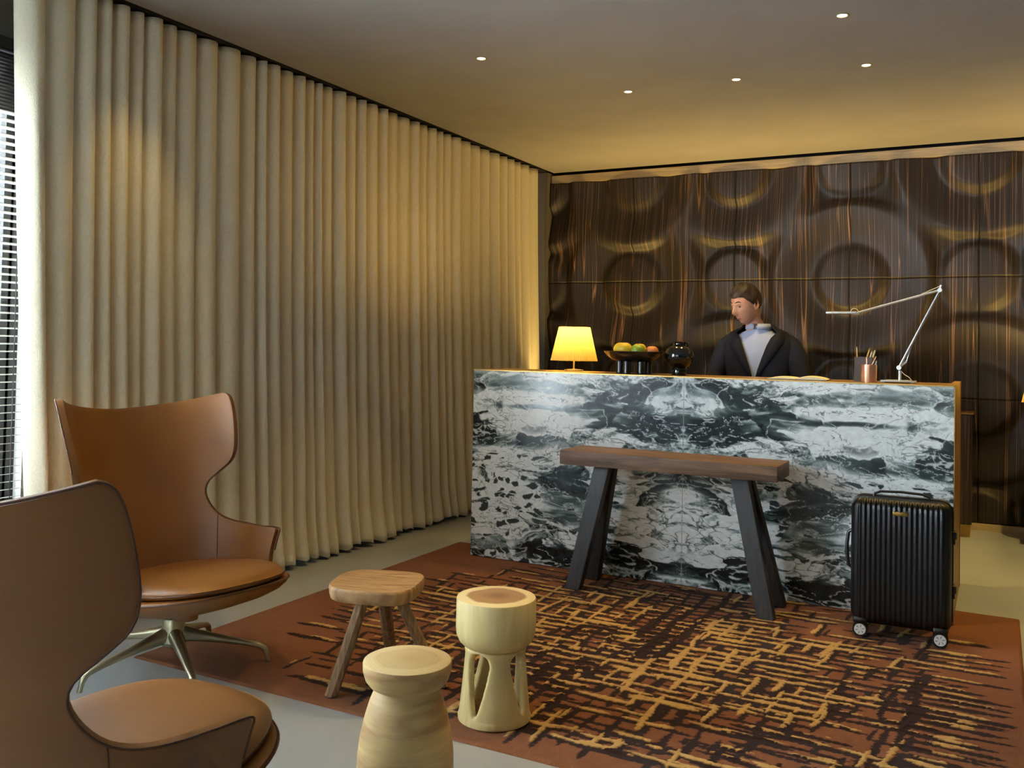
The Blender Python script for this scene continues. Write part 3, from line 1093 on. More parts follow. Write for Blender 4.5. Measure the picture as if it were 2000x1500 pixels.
def make_chair(label):
    t = thing('lounge_chair', label, 'chair', (0, 0, 0), 0, 'tan leather lounge chairs')
    NU = 36
    bm = bmesh.new()
    rows = []
    ztop_c = .944
    for kr, (sb, zb_) in enumerate(bound):
        row = []
        zc = .275+(.946-.275)*kr/(len(bound)-1)
        for k in range(-NU, NU+1):
            u = k/NU
            s = sb*u
            # evenly spread rows up the middle, following the cut outline at the edge
            z = zc+(zb_-zc)*abs(u)**1.65
            row.append(bm.verts.new(shell_pt(s, z)))
        rows.append(row)
    # top edge: close the crown along to the centre with the shallow dip
    for a, b_ in zip(rows[:-1], rows[1:]):
        for i in range(2*NU):
            bm.faces.new((a[i], a[i+1], b_[i+1], b_[i]))
    rim = [v.co.copy() for v in [r[-1] for r in rows]]+[v.co.copy() for v in reversed(rows[-1][:-1])]+[r[0].co.copy() for r in reversed(rows[:-1])]
    o = obj('back_shell', bm, M['leather'], t, angle=80)
    so = o.modifiers.new('thickness', 'SOLIDIFY')
    so.thickness = .024
    so.offset = 0
    so.use_even_offset = False
    bv = o.modifiers.new('round', 'BEVEL')
    bv.width = .009
    bv.segments = 3
    bv.limit_method = 'ANGLE'
    bv.angle_limit = math.radians(50)
    # piping on the outer rim
    bm = bmesh.new()
    ctr = Vector((.08, 0, 0))
    pp = []
    for p in rim[3:-3]:
        d = Vector((p.x-ctr.x, p.y, 0)).normalized()
        pp.append(p+d*.0125)
    tube(bm, pp, .0028, 6, cap=True)
    obj('piping', bm, M['piping'], t)
    # upright seams where arms meet the back, inside and outside
    for sg in (-1, 1):
        for off in (-.0135, .0135):
            bm = bmesh.new()
            pts = []
            for k in range(12):
                z = .36+k/11*.16
                p = shell_pt(sg*(.315+.03*(k/11-.5)), z)
                d = Vector((p.x-.08, p.y, 0)).normalized()
                pts.append(p+d*off*.93)
            tube(bm, pts, .0016, 5)
            obj('seam', bm, M['piping'], t)

    # pan under the seat
    def outline(sc_, front, z, nn=64):
        out = []
        for k in range(nn):
            a = 2*PI*k/nn
            ca, sa = math.cos(a), math.sin(a)
            e = 2/2.7
            x = (abs(ca)**e)*(1 if ca > 0 else -1)
            y = (abs(sa)**e)*(1 if sa > 0 else -1)
            xr = front if x > 0 else .30
            out.append((.07+x*xr*sc_, y*.318*sc_, z))
        return out
    tl_ = lambda x, f=1.0: -.13*(.33-x)*f
    bm = bmesh.new()
    prof = [(1.0, .352), (1.012, .344), (.99, .330), (.93, .312), (.80, .292), (.60, .272), (.40, .257), (.24, .243), (.16, .228), (.13, .205), (.125, .192)]
    loft(bm, [[(x, y, z+tl_(x, max(0, min(1, (s_-.13)/.5)))) for x, y, z in outline(s_, .362, z_)] for s_, z_ in [(.96, .352)]+prof], cap=True)
    obj('seat_shell', bm, M['leather'], t, angle=60)
    bm = bmesh.new()
    ol = outline(1.014, .362, .346)
    ol = [(x, y, z+tl_(x)) for x, y, z in ol]
    tube(bm, [Vector(p) for p in ol]+[Vector(ol[0])], .0028, 6, cap=False)
    obj('seat_piping', bm, M['piping'], t)
    # cushion
    bm = bmesh.new()
    prof = [(.86, .352), (.94, .354), (.985, .362), (1.0, .374), (.99, .387), (.955, .398), (.88, .406), (.7, .411), (.45, .412), (.2, .411), (.03, .411)]
    rg = []
    for s_, z_ in prof:
        rg.append([(x, y*.90, z+tl_(x)+(-.012*max(0, (x-.2))/.2 if z > .38 else 0)) for x, y, z in outline(s_, .372, z_)])
    loft(bm, rg)
    cu = obj('seat_cushion', bm, M['leather'], t, angle=80)
    bm = bmesh.new()
    ol = [(x, y*.90, z+tl_(x)) for x, y, z in outline(.997, .372, .368)]
    tube(bm, [Vector(p) for p in ol]+[Vector(ol[0])], .0022, 6, cap=False)
    obj('cushion_seam', bm, M['piping'], cu)
    # base
    bm = bmesh.new()
    lathe(bm, [(.030, .225), (.030, .175)], 24)
    obj('gas_column', bm, M['blackplastic'], t)
    bm = bmesh.new()
    lathe(bm, [(.020, .188), (.036, .188), (.040, .182), (.042, .150), (.048, .120), (.050, .100), (.040, .085), (.02, .080)], 28)
    obj('base_hub', bm, M['champagne'], t)
    for k in range(5):
        a = math.radians(49.5+72*k)
        dr = Vector((math.cos(a), math.sin(a), 0))
        pts, rad = [], []
        sections = [(.03, .124, .028, .032), (.08, .114, .024, .024), (.18, .094, .019, .015), (.27, .074, .016, .012), (.315, .062, .014, .012), (.333, .050, .013, .012), (.343, .030, .011, .010), (.35, .0, .010, .009)]
        bm = bmesh.new()
        sidev = Vector((-dr.y, dr.x, 0))
        rings = []
        for i, (r_, z_, w_, h_) in enumerate(sections):
            if i >= 5:
                upv = (dr*(.3+.35*(i-4))+Vector((0, 0, 1))*.5).normalized()
            else:
                upv = Vector((0, 0, 1))
            if i == len(sections)-1:
                upv = dr
            ring = []
            for q in range(12):
                an = 2*PI*q/12
                ca, sa = math.cos(an), math.sin(an)
                p = dr*r_+Vector((0, 0, z_))+sidev*(w_*ca)+upv*(h_*sa)
                ring.append(p)
            rings.append(ring)
        loft(bm, rings)
        obj('base_leg', bm, M['champagne'], t, angle=50)
    return t


ch1 = make_chair('tan leather swivel lounge chair facing right beside the cream curtain, farther from the camera')
ch1.location = (-2.747, 2.492, RT)
ch1.rotation_euler = (0, 0, math.radians(-7.52))


def copy_tree(o, parent=None):
    c = o.copy()
    C.objects.link(c)
    c.parent = parent
    for chd in list(o.children):
        copy_tree(chd, c)
    return c


ch2 = copy_tree(ch1)
ch2['label'] = 'tan leather swivel lounge chair seen from behind in the lower left foreground'
ch2.location = (-1.697, 1.269, 0.0)
ch2.rotation_euler = (0, 0, math.radians(88.03))

# ================================================================ STOOLS
# three-legged stool
st = thing('three_legged_stool', 'rustic elm stool with rounded square seat on three splayed legs', 'stool', (-1.93, 2.66, RT), math.radians(18))
bm = bmesh.new()


def rsq(sc_, z, nn=56, rot=0, half=.150):
    out = []
    for k in range(nn):
        a = 2*PI*k/nn
        ca, sa = math.cos(a), math.sin(a)
        e = 2/3.4
        x = (abs(ca)**e)*(1 if ca > 0 else -1)*half*1.04
        y = (abs(sa)**e)*(1 if sa > 0 else -1)*half*(1+.05*math.cos(a+.5))
        out.append((x*sc_, y*sc_, z))
    return out


loft(bm, [rsq(.93, .352), rsq(.965, .356), rsq(.985, .368), rsq(1.0, .388), rsq(.992, .396), rsq(.97, .400), rsq(.9, .399), rsq(.5, .396), rsq(.05, .395)])
obj('seat', bm, M['oldwood'], st, angle=50)
sa_ = math.radians(18)
for wx_, wy_ in ((-2.055, 2.575), (-2.10, 3.0), (-1.77, 2.85)):
    lx, ly = wx_+1.93, wy_-2.66
    f_ = Vector((lx*math.cos(sa_)+ly*math.sin(sa_), -lx*math.sin(sa_)+ly*math.cos(sa_), 0))
    tp = f_*.28
    bm = bmesh.new()
    pts = [(tp.x, tp.y, .355), tuple((tp+f_)/2+Vector((0, 0, .17))), (f_.x, f_.y, .001)]
    rings = []
    for (p, r_) in zip(pts, (.022, .024, .023)):
        rings.append([(p[0]+r_*math.cos(2*PI*q/8+.3), p[1]+r_*math.sin(2*PI*q/8+.3), p[2]) for q in range(8)])
    loft(bm, rings)
    obj('leg', bm, M['oldleg'], st, angle=25)

# carved goblet stool with cut-out lower part
s2 = thing('carved_stool', 'pale carved wood stool with drum top and teardrop openings in its base', 'stool', (-1.475, 2.705, RT))
Rt = .133
prof = [(.0, .399), (.125, .400), (.131, .398), (.133, .393), (.1335, .300), (.131, .278), (.122, .258), (.110, .246), (.100, .240)]
bm = bmesh.new()
nseg = 96
loft(bm, [[(r*math.cos(2*PI*i/nseg), r*math.sin(2*PI*i/nseg), z) for i in range(nseg)] for r, z in ([(.001, .400)]+prof[1:])]+[[(.05*math.cos(2*PI*i/nseg), .05*math.sin(2*PI*i/nseg), .238) for i in range(nseg)]])
obj('drum_seat', bm, M['carve_a'], s2, angle=40)
# base: conical wall with four openings, built as two skins joined around the holes
bm = bmesh.new()
na, nzb = 176, 56


def base_r(v):
    return .122-.024*v**.8+.006*sst(.88, 1.0, v)


def hole(a, v):
    # teardrop opening: 4 around, wide at the top and pointed below
    k = ((a/(PI/2)+.571) % 1.0)-.5
    vv = (v-.14)/.80
    if vv <= 0 or vv >= 1:
        return False
    w = .30*(vv**.8)*(math.sqrt(max(0, 1-((vv-.78)/.22)**2)) if vv > .78 else 1)
    return abs(k) < w


solid = [[not hole(2*PI*(i+.5)/na, (j+.5)/nzb) for i in range(na)] for j in range(nzb)]
def wallv(i, j, inner):
    a = 2*PI*i/na
    v = j/nzb
    r = base_r(v)-(.026 if inner else 0)
    return (r*math.cos(a), r*math.sin(a), v*.242)
vo = {}
def gv(i, j, s_):
    key = (i % na, j, s_)
    if key not in vo:
        vo[key] = bm.verts.new(wallv(i % na, j, s_))
    return vo[key]
for j in range(nzb):
    for i in range(na):
        if not solid[j][i]:
            continue
        bm.faces.new((gv(i, j, 0), gv(i+1, j, 0), gv(i+1, j+1, 0), gv(i, j+1, 0)))
        bm.faces.new((gv(i, j+1, 1), gv(i+1, j+1, 1), gv(i+1, j, 1), gv(i, j, 1)))
        for di, dj, e in ((-1, 0, ((0, 0), (0, 1))), (1, 0, ((1, 1), (1, 0))), (0, -1, ((1, 0), (0, 0))), (0, 1, ((0, 1), (1, 1)))):
            ii, jj = (i+di) % na, j+dj
            if jj < 0 or jj >= nzb or not solid[jj][ii]:
                (a0, b0), (a1, b1) = e
                try:
                    bm.faces.new((gv(i+a0, j+b0, 0), gv(i+a0, j+b0, 1), gv(i+a1, j+b1, 1), gv(i+a1, j+b1, 0)))
                except ValueError:
                    pass
bmesh.ops.smooth_vert(bm, verts=[v for v in bm.verts if any(len(e.link_faces) != 2 for e in v.link_edges) or True], factor=.5, use_axis_x=True, use_axis_y=True, use_axis_z=False)
base_o = obj('pierced_base', bm, M['carve_a'], s2, angle=60)
ss = base_o.modifiers.new('smooth', 'SMOOTH')
ss.factor = .5
ss.iterations = 14
bm = bmesh.new()
lathe(bm, [(.10, .0), (.121, .001), (.122, .012), (.116, .030), (.03, .032)], 64)
obj('foot_disc', bm, M['carve_a'], s2)

# turned mushroom stool
s3 = thing('turned_stool', 'turned wooden stool with disc top and banded rounded body, nearest the camera', 'stool', (-1.404, 2.080, 0))
bm = bmesh.new()
lathe(bm, [(.001, .400), (.112, .400), (.118, .397), (.120, .392), (.119, .372), (.112, .350), (.100, .335), (.088, .328), (.04, .326)], 72)
obj('disc_top', bm, M['carve_b'], s3)
bm = bmesh.new()
lathe(bm, [(.03, .332), (.082, .331), (.090, .315), (.100, .29), (.112, .25), (.123, .20), (.129, .15), (.130, .10), (.126, .05), (.116, .012), (.110, .0), (.01, .0)], 72)
obj('body', bm, M['carve_b'], s3)

# ================================================================ THINGS ON THE DESK
TZ = DH


def table_lamp(loc, label, sc_=1.0, energy=20):
    t = thing('table_lamp', label, 'lamp', loc, 0, 'pleated table lamps')
    bm = bmesh.new()
    lathe(bm, [(.055*sc_, 0), (.058*sc_, .003), (.055*sc_, .010), (.008, .014), (.005, .02), (.005, .15*sc_), (.0105, .152*sc_), (.0105, .17*sc_)], 28)
    obj('stem', bm, M['lampstem'], t)
    bm = bmesh.new()
    nn = 160
    rg = []
    for v in np.linspace(0, 1, 5):
        r = (.137-.047*v)*sc_
        rg.append([((r+(.0016 if i % 2 else -.0016))*math.cos(2*PI*i/nn), (r+(.0016 if i % 2 else -.0016))*math.sin(2*PI*i/nn), (.062+.197*v)*sc_) for i in range(nn)])
    loft(bm, rg, cap=False)
    obj('lamp_shade', bm, M['shade'], t, False)
    bm = bmesh.new()
    lathe(bm, [(.004, .165*sc_), (.016, .175*sc_), (.024, .195*sc_), (.016, .215*sc_), (.003, .222*sc_)], 16)
    obj('bulb', bm, M['bulb'], t)
    l = light('lamp_light', 'POINT', (0, 0, .19*sc_), energy, WARM, shadow_soft_size=.03)
    l.parent = t
    # light must leave the bulb body
    l.location = (0, 0, .235*sc_)
    return t


table_lamp((-2.20, 4.93, TZ), 'lit table lamp with yellow pleated shade at the left end of the desk')
# side table with the second lamp at the right edge of the view
sb = thing('side_counter', 'dark wooden side counter carrying the lamp cut off by the right edge', 'counter', (0, 0, 0))
obj('top', bx((.205, 6.55, .85), (.75, 7.1, .88)), M['ebony'], sb, False)
obj('body', bx((.36, 6.62, .0), (.73, 7.08, .85)), M['ebony'], sb, False)
table_lamp((.275, 6.75, .88), 'lit table lamp cut off by the right edge of the view', 1.0, 20)

# fruit bowl
bw = thing('fruit_bowl', 'black shallow bowl on short cylinder feet holding fruit', 'bowl', (-1.80, 4.86, TZ))
bm = bmesh.new()
lathe(bm, [(.03, .062), (.09, .066), (.128, .078), (.155, .098), (.168, .118), (.172, .124), (.168, .126), (.160, .119), (.145, .100), (.12, .086), (.08, .076), (.02, .073)], 64)
obj('dish', bm, M['darkbowl'], bw)
for k in range(6):
    a = k*PI/3+.35
    bm = bmesh.new()
    lathe(bm, [(.019, 0), (.022, .003), (.022, .062), (.022, .072)], 20, c=(.078*math.cos(a), .078*math.sin(a), 0))
    obj('foot', bm, M['darkbowl'], bw)


def fruit(name, label, cat, x, y, z, r, mat, el=1.0, rot=0):
    t = thing(name, label, cat, (x, y, z), rot, 'fruit in the black bowl')
    bm = bmesh.new()
    prof = []
    for k in range(17):
        a = -PI/2+PI*k/16
        rr = r*math.cos(a)
        zz_ = r*math.sin(a)*.93
        dent = .25*r*math.exp(-(rr/(r*.28))**2)
        zz_ += -dent if zz_ > 0 else dent*.6
        prof.append((max(rr, .0008), zz_+r*.93))
    lathe(bm, prof, 28)
    for v in bm.verts:
        v.co.x *= el
    obj('flesh', bm, mat, t)
    bm = bmesh.new()
    tube(bm, [(0, 0, r*1.45), (.002, 0, r*1.75), (.005, .001, r*2.0)], .0016, 6)
    obj('stalk', bm, M['stem'], t)
    return t


fruit('yellow_apple', 'large yellow fruit at the left of the black bowl', 'fruit', -1.860, 4.84, TZ+.092, .046, M['yellowfruit'], 1.2)
fruit('yellow_apple', 'yellow fruit behind the green one in the black bowl', 'fruit', -1.795, 4.925, TZ+.094, .042, M['yellowfruit'])
fruit('green_apple', 'green apple in the middle of the black bowl', 'fruit', -1.765, 4.82, TZ+.087, .043, M['greenfruit'])
fruit('peach', 'orange peach at the right of the black bowl', 'fruit', -1.698, 4.865, TZ+.090, .037, M['orangefruit'])

# vase
vz = thing('vase', 'round glossy black vase with short neck and pedestal on the desk', 'vase', (-1.537, 4.85, TZ))
bm = bmesh.new()
lathe(bm, [(.038, 0), (.040, .004), (.040, .034), (.036, .040), (.052, .050), (.070, .070), (.078, .095), (.078, .115), (.070, .138), (.052, .156), (.036, .162), (.034, .166), (.034, .178), (.036, .182), (.033, .184), (.029, .180), (.029, .166), (.045, .150), (.06, .115), (.05, .08), (.01, .07)], 56)
obj('body', bm, M['blackceramic'], vz)
for sg in (-1, 1):
    bm = bmesh.new()
    tube(bm, [(sg*.030, 0, .176), (sg*.044, 0, .174), (sg*.047, 0, .164), (sg*.044, 0, .154)], .0042, 8)
    obj('handle', bm, M['blackceramic'], vz)

# open book
bk = thing('open_book', 'open book lying flat on the desk top', 'book', (-.90, 4.83, TZ), math.radians(4))
bm = bmesh.new()
for sg in (-1, 1):
    rows = []
    for k in range(11):
        u = k/10
        x = sg*(.003+.142*u)
        h = .004+.014*math.sin(PI*min(1, (u*.9+.1)))**.8*(1 if sg > 0 else .6)
        rows.append([(x, -.10, .003), (x, -.10, h), (x, .10, h), (x, .10, .003)])
    loft(bm, rows, closed=True)
obj('pages', bm, M['paper'], bk, angle=30)
obj('cover', bx((-.15, -.105, 0), (.15, .105, .003)), M['darkcover'], bk, False)


def stick(name, label, cat, grp, p0, p1, r, mat, tipmat=None):
    t = thing(name, label, cat, p0, 0, grp)
    d = Vector(p1)-Vector(p0)
    bm = bmesh.new()
    tube(bm, [(0, 0, 0), tuple(d)], r, 8)
    obj('barrel', bm, mat, t, angle=60)
    bm = bmesh.new()
    tube(bm, [tuple(d*1.0), tuple(d*1.05)], [r*1.02, r*.7], 8)
    obj('tip', bm, tipmat or M['brass'], t)
    return t


pbx = thing('pencil_box', 'square dark pencil box behind the copper cup', 'pencil holder', (-.592, 4.90, TZ))
bm = bmesh.new()
for a, b_ in (((-.042, -.042, 0), (.042, .042, .004)), ((-.042, -.042, .004), (-.039, .042, .122)), ((.039, -.042, .004), (.042, .042, .122)), ((-.039, -.042, .004), (.039, -.039, .122)), ((-.039, .039, .004), (.039, .042, .122))):
    box(bm, [(p+q)/2 for p, q in zip(a, b_)], [abs(q-p) for p, q in zip(a, b_)])
obj('walls', bm, M['penbox'], pbx, False)
stick('pencil', 'upright pencil at the left corner of the dark pencil box', 'pencil', 'pencils in the dark box', (-.620, 4.895, TZ+.005), (-.628, 4.90, TZ+.165), .0035, M['pencil'])
stick('pencil', 'pencil leaning right in the middle of the dark box', 'pencil', 'pencils in the dark box', (-.612, 4.915, TZ+.005), (-.570, 4.92, TZ+.160), .0042, M['pencil'])
stick('pencil', 'pale pencil leaning right behind the copper cup, left of its pair', 'pencil', 'pencils in the dark box', (-.598, 4.89, TZ+.005), (-.556, 4.89, TZ+.146), .0042, M['paper'])
stick('pencil', 'pale thick pencil nearest the right side of the dark box', 'pencil', 'pencils in the dark box', (-.585, 4.90, TZ+.005), (-.543, 4.895, TZ+.150), .0045, M['paper'], M['chrome'])
cpc = thing('copper_cup', 'shiny copper pen cup on the desk beside the task lamp', 'cup', (-.558, 4.80, TZ))
bm = bmesh.new()
lathe(bm, [(.02, 0), (.036, 0), (.0365, .003), (.0365, .086), (.0345, .086), (.0345, .006), (.01, .005)], 40)
obj('wall', bm, M['copper'], cpc)
stick('pen', 'copper pen standing at the left of the copper cup', 'pen', 'pens in the copper cup', (-.565, 4.80, TZ+.007), (-.570, 4.81, TZ+.118), .0035, M['copper'])
stick('pen', 'pen leaning right in the copper cup', 'pen', 'pens in the copper cup', (-.575, 4.795, TZ+.007), (-.528, 4.80, TZ+.122), .0032, M['copper'])
stick('pen', 'short pen at the right rim of the copper cup', 'pen', 'pens in the copper cup', (-.545, 4.81, TZ+.007), (-.526, 4.81, TZ+.102), .0032, M['chrome'])

# task lamp
tl = thing('task_lamp', 'slim chrome articulated desk lamp at the right end of the desk', 'lamp', (-.428, 4.85, TZ))
bm = bmesh.new()
box(bm, (0, 0, .009), (.155, .13, .008), bevel=.003)
box(bm, (-.066, 0, .007), (.022, .12, .012), bevel=.003)
box(bm, (.066, 0, .007), (.022, .12, .012), bevel=.003)
obj('base', bm, M['chrome'], tl, angle=30)
bm = bmesh.new()
tube(bm, [(.006, 0, .012), (.006, 0, .060)], .0075, 14)
obj('post', bm, M['chrome'], tl)
bm = bmesh.new()
tube(bm, [(.002, -.014, .074), (.002, .014, .074)], .011, 16)
tube(bm, [(.0, 0, .072), (.036, 0, .104)], .0045, 8)
tube(bm, [(.004, .008, .080), (.036, .008, .112)], .0035, 8)
obj('lower_joint', bm, M['chrome'], tl)
bm = bmesh.new()
for yy in (-.009, .009):
    tube(bm, [(.002, yy, .076), (.181, yy, .452)], .0042, 8)
tube(bm, [(.036, 0, .106), (.062, 0, .205)], .0026, 8)
tube(bm, [(.012, 0, .095), (.172, 0, .430)], .0055, 8)
obj('lower_arm', bm, M['chrome'], tl)
bm = bmesh.new()
tube(bm, [(.181, -.015, .452), (.181, .015, .452)], .010, 16)
tube(bm, [(.181, 0, .455), (.187, 0, .476)], .006, 10)
obj('elbow', bm, M['chrome'], tl)
bm = bmesh.new()
for yy in (-.008, .008):
    tube(bm, [(.181, yy, .452), (-.192, yy, .343)], .0048, 8)
tube(bm, [(.187, 0, .474), (.10, 0, .434)], .0015, 6)
obj('upper_arm', bm, M['chrome'], tl)
bm = bmesh.new()
box(bm, (-.268, 0, .342), (.145, .05, .012), bevel=.004)
box(bm, (-.200, 0, .341), (.03, .022, .014), bevel=.003)
obj('lamp_head', bm, M['chrome'], tl, angle=30)
bm = bmesh.new()
tube(bm, catmull([(-.186, 0, .346), (-.195, 0, .360), (-.212, 0, .364), (-.222, 0, .356), (-.225, 0, .348)], 4), .0014, 6)
obj('cable', bm, M['paper'], tl)
bm = bmesh.new()
tube(bm, catmull([(.010, 0, .060), (.028, 0, .040), (.045, .0, .030), (.060, 0, .012)], 4), .0016, 6)
obj('cable', bm, M['paper'], tl)

# ================================================================ DOWNLIGHTS
for k, (x, y, lab) in enumerate(((-2.437, 4.184, 'small recessed ceiling downlight nearest the curtain'), (-1.955, 5.103, 'small recessed ceiling downlight above the left half of the desk'), (-1.312, 5.114, 'small recessed ceiling downlight in the middle of the ceiling'),
                                 (-.625, 5.133, 'small recessed ceiling downlight towards the right, above the task lamp'), (-.630, 4.319, 'small recessed ceiling downlight nearest the top edge of the picture'))):
    t = thing('downlight', lab, 'ceiling light', (x, y, ZC), 0, 'recessed ceiling downlights')
    bm = bmesh.new()
    lathe(bm, [(.030, .004), (.030, -.002), (.024, -.003), (.022, .001), (.022, .006)], 32)
    obj('ring', bm, M['ringw'], t)
    bm = bmesh.new()
    lathe(bm, [(.001, -.0012), (.021, -.0012)], 28, cap=False)
    obj('lens', bm, M['glow'], t)
    l = light('downlight_beam', 'SPOT', (x, y, ZC-.02), 45, WARM, (x+.0, y+.0, 0), spot_size=math.radians(62), spot_blend=.7, shadow_soft_size=.02)

# the beam of a downlight just outside the right edge, and concealed uplights behind the low cabinet
for k_, (x, y, e_) in enumerate(((-2.43, 2.55, 32), (-1.3, 3.0, 60), (-.62, 3.0, 45), (-3.20, 2.80, 15))):
    light('near_downlight_beam', 'SPOT', (x, y, ZC-.02), e_, WARM, (x, y, 0), spot_size=math.radians(70), spot_blend=1.0, shadow_soft_size=.02)
light('side_downlight_beam', 'SPOT', (.35, 5.7, ZC-.02), 150, WARM, (.35, 5.7, 0), spot_size=math.radians(80), spot_blend=.7, shadow_soft_size=.02)
light('cabinet_strip_light', 'AREA', (-1.9, 6.86, .86), 18, WARM, (-1.9, 6.9, 2.7), shape='RECTANGLE', size=3.0, size_y=.05, spread=math.radians(100))
light('counter_strip_light', 'AREA', (1.6, 6.8, .9), 22, WARM, (1.6, 6.85, 2.7), shape='RECTANGLE', size=1.6, size_y=.05, spread=math.radians(100))

# ================================================================ PERSON
pr = thing('person', 'person in navy suit and pale blue shirt standing behind the desk, head bowed left', 'person', (-1.30, 5.72, 0), math.radians(0))
# body: one skin for head, neck, hands, legs
bm = bmesh.new()
HX, HY, HZ = -.06, -.10, 1.525
yaw_h, pit_h = math.radians(-38), math.radians(22)
Mh = Matrix.Translation((HX, HY, HZ)) @ Matrix.Rotation(yaw_h, 4, 'Z') @ Matrix.Rotation(pit_h, 4, 'X')


def head_pt(th, ph):
    """local: face towards -Y. th 0..pi from crown to chin, ph around"""
    sx, sy, sz = math.sin(th)*math.sin(ph), -math.sin(th)*math.cos(ph), math.cos(th)
    x, y, z = sx*.076, sy*.096, sz*.122
    low = max(0, -sz)
    x *= 1-.30*low**1.5
    if sy > 0:
        y *= 1-.35*low
    y -= .010*low
    face = max(0, -sy)
    g = lambda cx_, cz_, wx_, wz_: math.exp(-((x-cx_)/wx_)**2-((z-cz_)/wz_)**2)
    if face > 0.2:
        y -= .024*g(0, -.022, .013, .020)+.012*g(0, .0, .009, .024)   # nose
        y += .010*(g(.030, .008, .016, .012)+g(-.030, .008, .016, .012))  # eye sockets
        y -= .005*(g(.030, .028, .022, .008)+g(-.030, .028, .022, .008))  # brow
        y -= .005*g(0, -.060, .022, .008)   # lips
        y += .004*g(0, -.047, .018, .005)
        y -= .008*g(0, -.098, .022, .016)   # chin
        y += .004*g(0, -.078, .022, .006)
    return Mh @ Vector((x, y, z))


nt_, np_ = 40, 56
rows = []
for i in range(1, nt_):
    rows.append([head_pt(PI*i/nt_, 2*PI*j/np_) for j in range(np_)])
loft(bm, rows)
for sg in (-1, 1):
    ring = []
    for (sc_, dx_) in ((1.0, 0), (1.0, .008), (.7, .012), (.55, .006), (.2, .004)):
        ring.append([Mh @ Vector((sg*(.073+dx_), .010+.018*sc_*math.cos(a)+.004*math.sin(a), -.008+.032*sc_*math.sin(a))) for a in [2*PI*k/16 for k in range(16)]])
    loft(bm, ring)
# neck
tube(bm, [tuple(Mh @ Vector((0, .02, -.07))), (-.025, -.045, 1.40), (0, -.01, 1.33)], [.054, .056, .064], 20)
# hands resting on the lower work surface
for sg in (-1, 1):
    hb = Vector((sg*.20, -.36, .80))
    tube(bm, [tuple(hb+Vector((sg*.02, .10, .02))), tuple(hb+Vector((0, .03, .005))), tuple(hb)], [.027, .030, .033], 12, flat=.6)
    for k in range(4):
        fx_ = (-.027+.018*k)
        L = (.058, .070, .074, .066)[k]
        tube(bm, [tuple(hb+Vector((fx_, 0, 0))), tuple(hb+Vector((fx_*1.15, -.035, .004))), tuple(hb+Vector((fx_*1.2, -.035-L*.45, -.006))), tuple(hb+Vector((fx_*1.2, -.035-L*.8, -.026)))], [.009, .0088, .008, .0065], 8)
    tube(bm, [tuple(hb+Vector((-sg*.026, .02, 0))), tuple(hb+Vector((-sg*.046, -.008, -.004))), tuple(hb+Vector((-sg*.050, -.036, -.014)))], [.011, .010, .008], 8)
# torso, arms and legs under the clothes join head and hands into one surface
tube(bm, [(0, 0, 1.36), (0, 0, 1.28), (0, 0, 1.1), (0, 0, .92)], [.06, .10, .105, .10], 24)
for sg in (-1, 1):
    tube(bm, [(0, -.01, 1.29), (sg*.16, -.02, 1.29)], [.05, .045], 14)
    tube(bm, [(sg*.15, -.02, 1.29), (sg*.222, -.02, 1.25), (sg*.255, -.05, 1.05), (sg*.24, -.20, .90), (sg*.21, -.32, .82), (sg*.20, -.36, .80)], [.042, .045, .038, .034, .028, .024], 14)
    tube(bm, [(sg*.06, 0, .96), (sg*.11, 0, .70), (sg*.115, .01, .10), (sg*.12, -.02, .045), (sg*.12, -.14, .035)], [.08, .07, .035, .035, .02], 16)
body = obj('body', bm, M['skin'], pr, angle=70)
vx = body.modifiers.new('one_surface', 'REMESH')
vx.mode = 'VOXEL'
vx.voxel_size = .0045
bpy.context.view_layer.update()
me_ = bpy.data.meshes.new_from_object(body.evaluated_get(bpy.context.evaluated_depsgraph_get()))
body.modifiers.clear()
body.data = me_
me_.materials.clear()
me_.materials.append(M['skin'])
me_.polygons.foreach_set('use_smooth', [True]*len(me_.polygons))
bm = bmesh.new()
for sg in (-1, 1):
    c_e = head_pt(1.50, sg*.42)
    c_e = c_e+((Mh @ Vector((0, 0, .006)))-c_e).normalized()*.004
    bm = bmesh.new()
    bmesh.ops.create_uvsphere(bm, u_segments=12, v_segments=8, radius=.0085, matrix=Matrix.Translation(c_e))
    obj('eye', bm, M['eyes'], pr)
bm = bmesh.new()
rows = []
for i in range(1, 23):
    row = []
    for j in range(np_):
        ph = 2*PI*j/np_
        f_ = math.cos(ph)
        lim_ = .30 if f_ > .5 else (.30+.28*(.5-f_)/1.0 if f_ > -.2 else .50+.06*(-f_))
        lim_ = .33+.27*sst(.75, -.3, np.array(f_)).item()
        th = PI*lim_*i/22
        p = head_pt(th, ph)
        ctr = Mh @ Vector((0, 0, 0))
        d = (p-ctr).normalized()
        thick = .012+.004*math.sin(ph*9+i*.7)-.008*(i/22)**4
        row.append(p+d*thick)
    rows.append(row)
loft(bm, rows)
obj('hair', bm, M['hair'], pr, angle=70)
bm = bmesh.new()
tube(bm, [head_pt(2.10, a) for a in np.linspace(-.30, .30, 9)], [.001, .0025, .0035, .004, .004, .004, .0035, .0025, .001], 8)
obj('lips', bm, M['lips'], pr)
for sg in (-1, 1):
    bm = bmesh.new()
    tube(bm, [head_pt(th_, sg*a) for th_, a in ((1.27, .20), (1.23, .38), (1.24, .55), (1.30, .70))], [.002, .004, .0035, .0015], 8)
    obj('eyebrow', bm, M['hair'], pr)
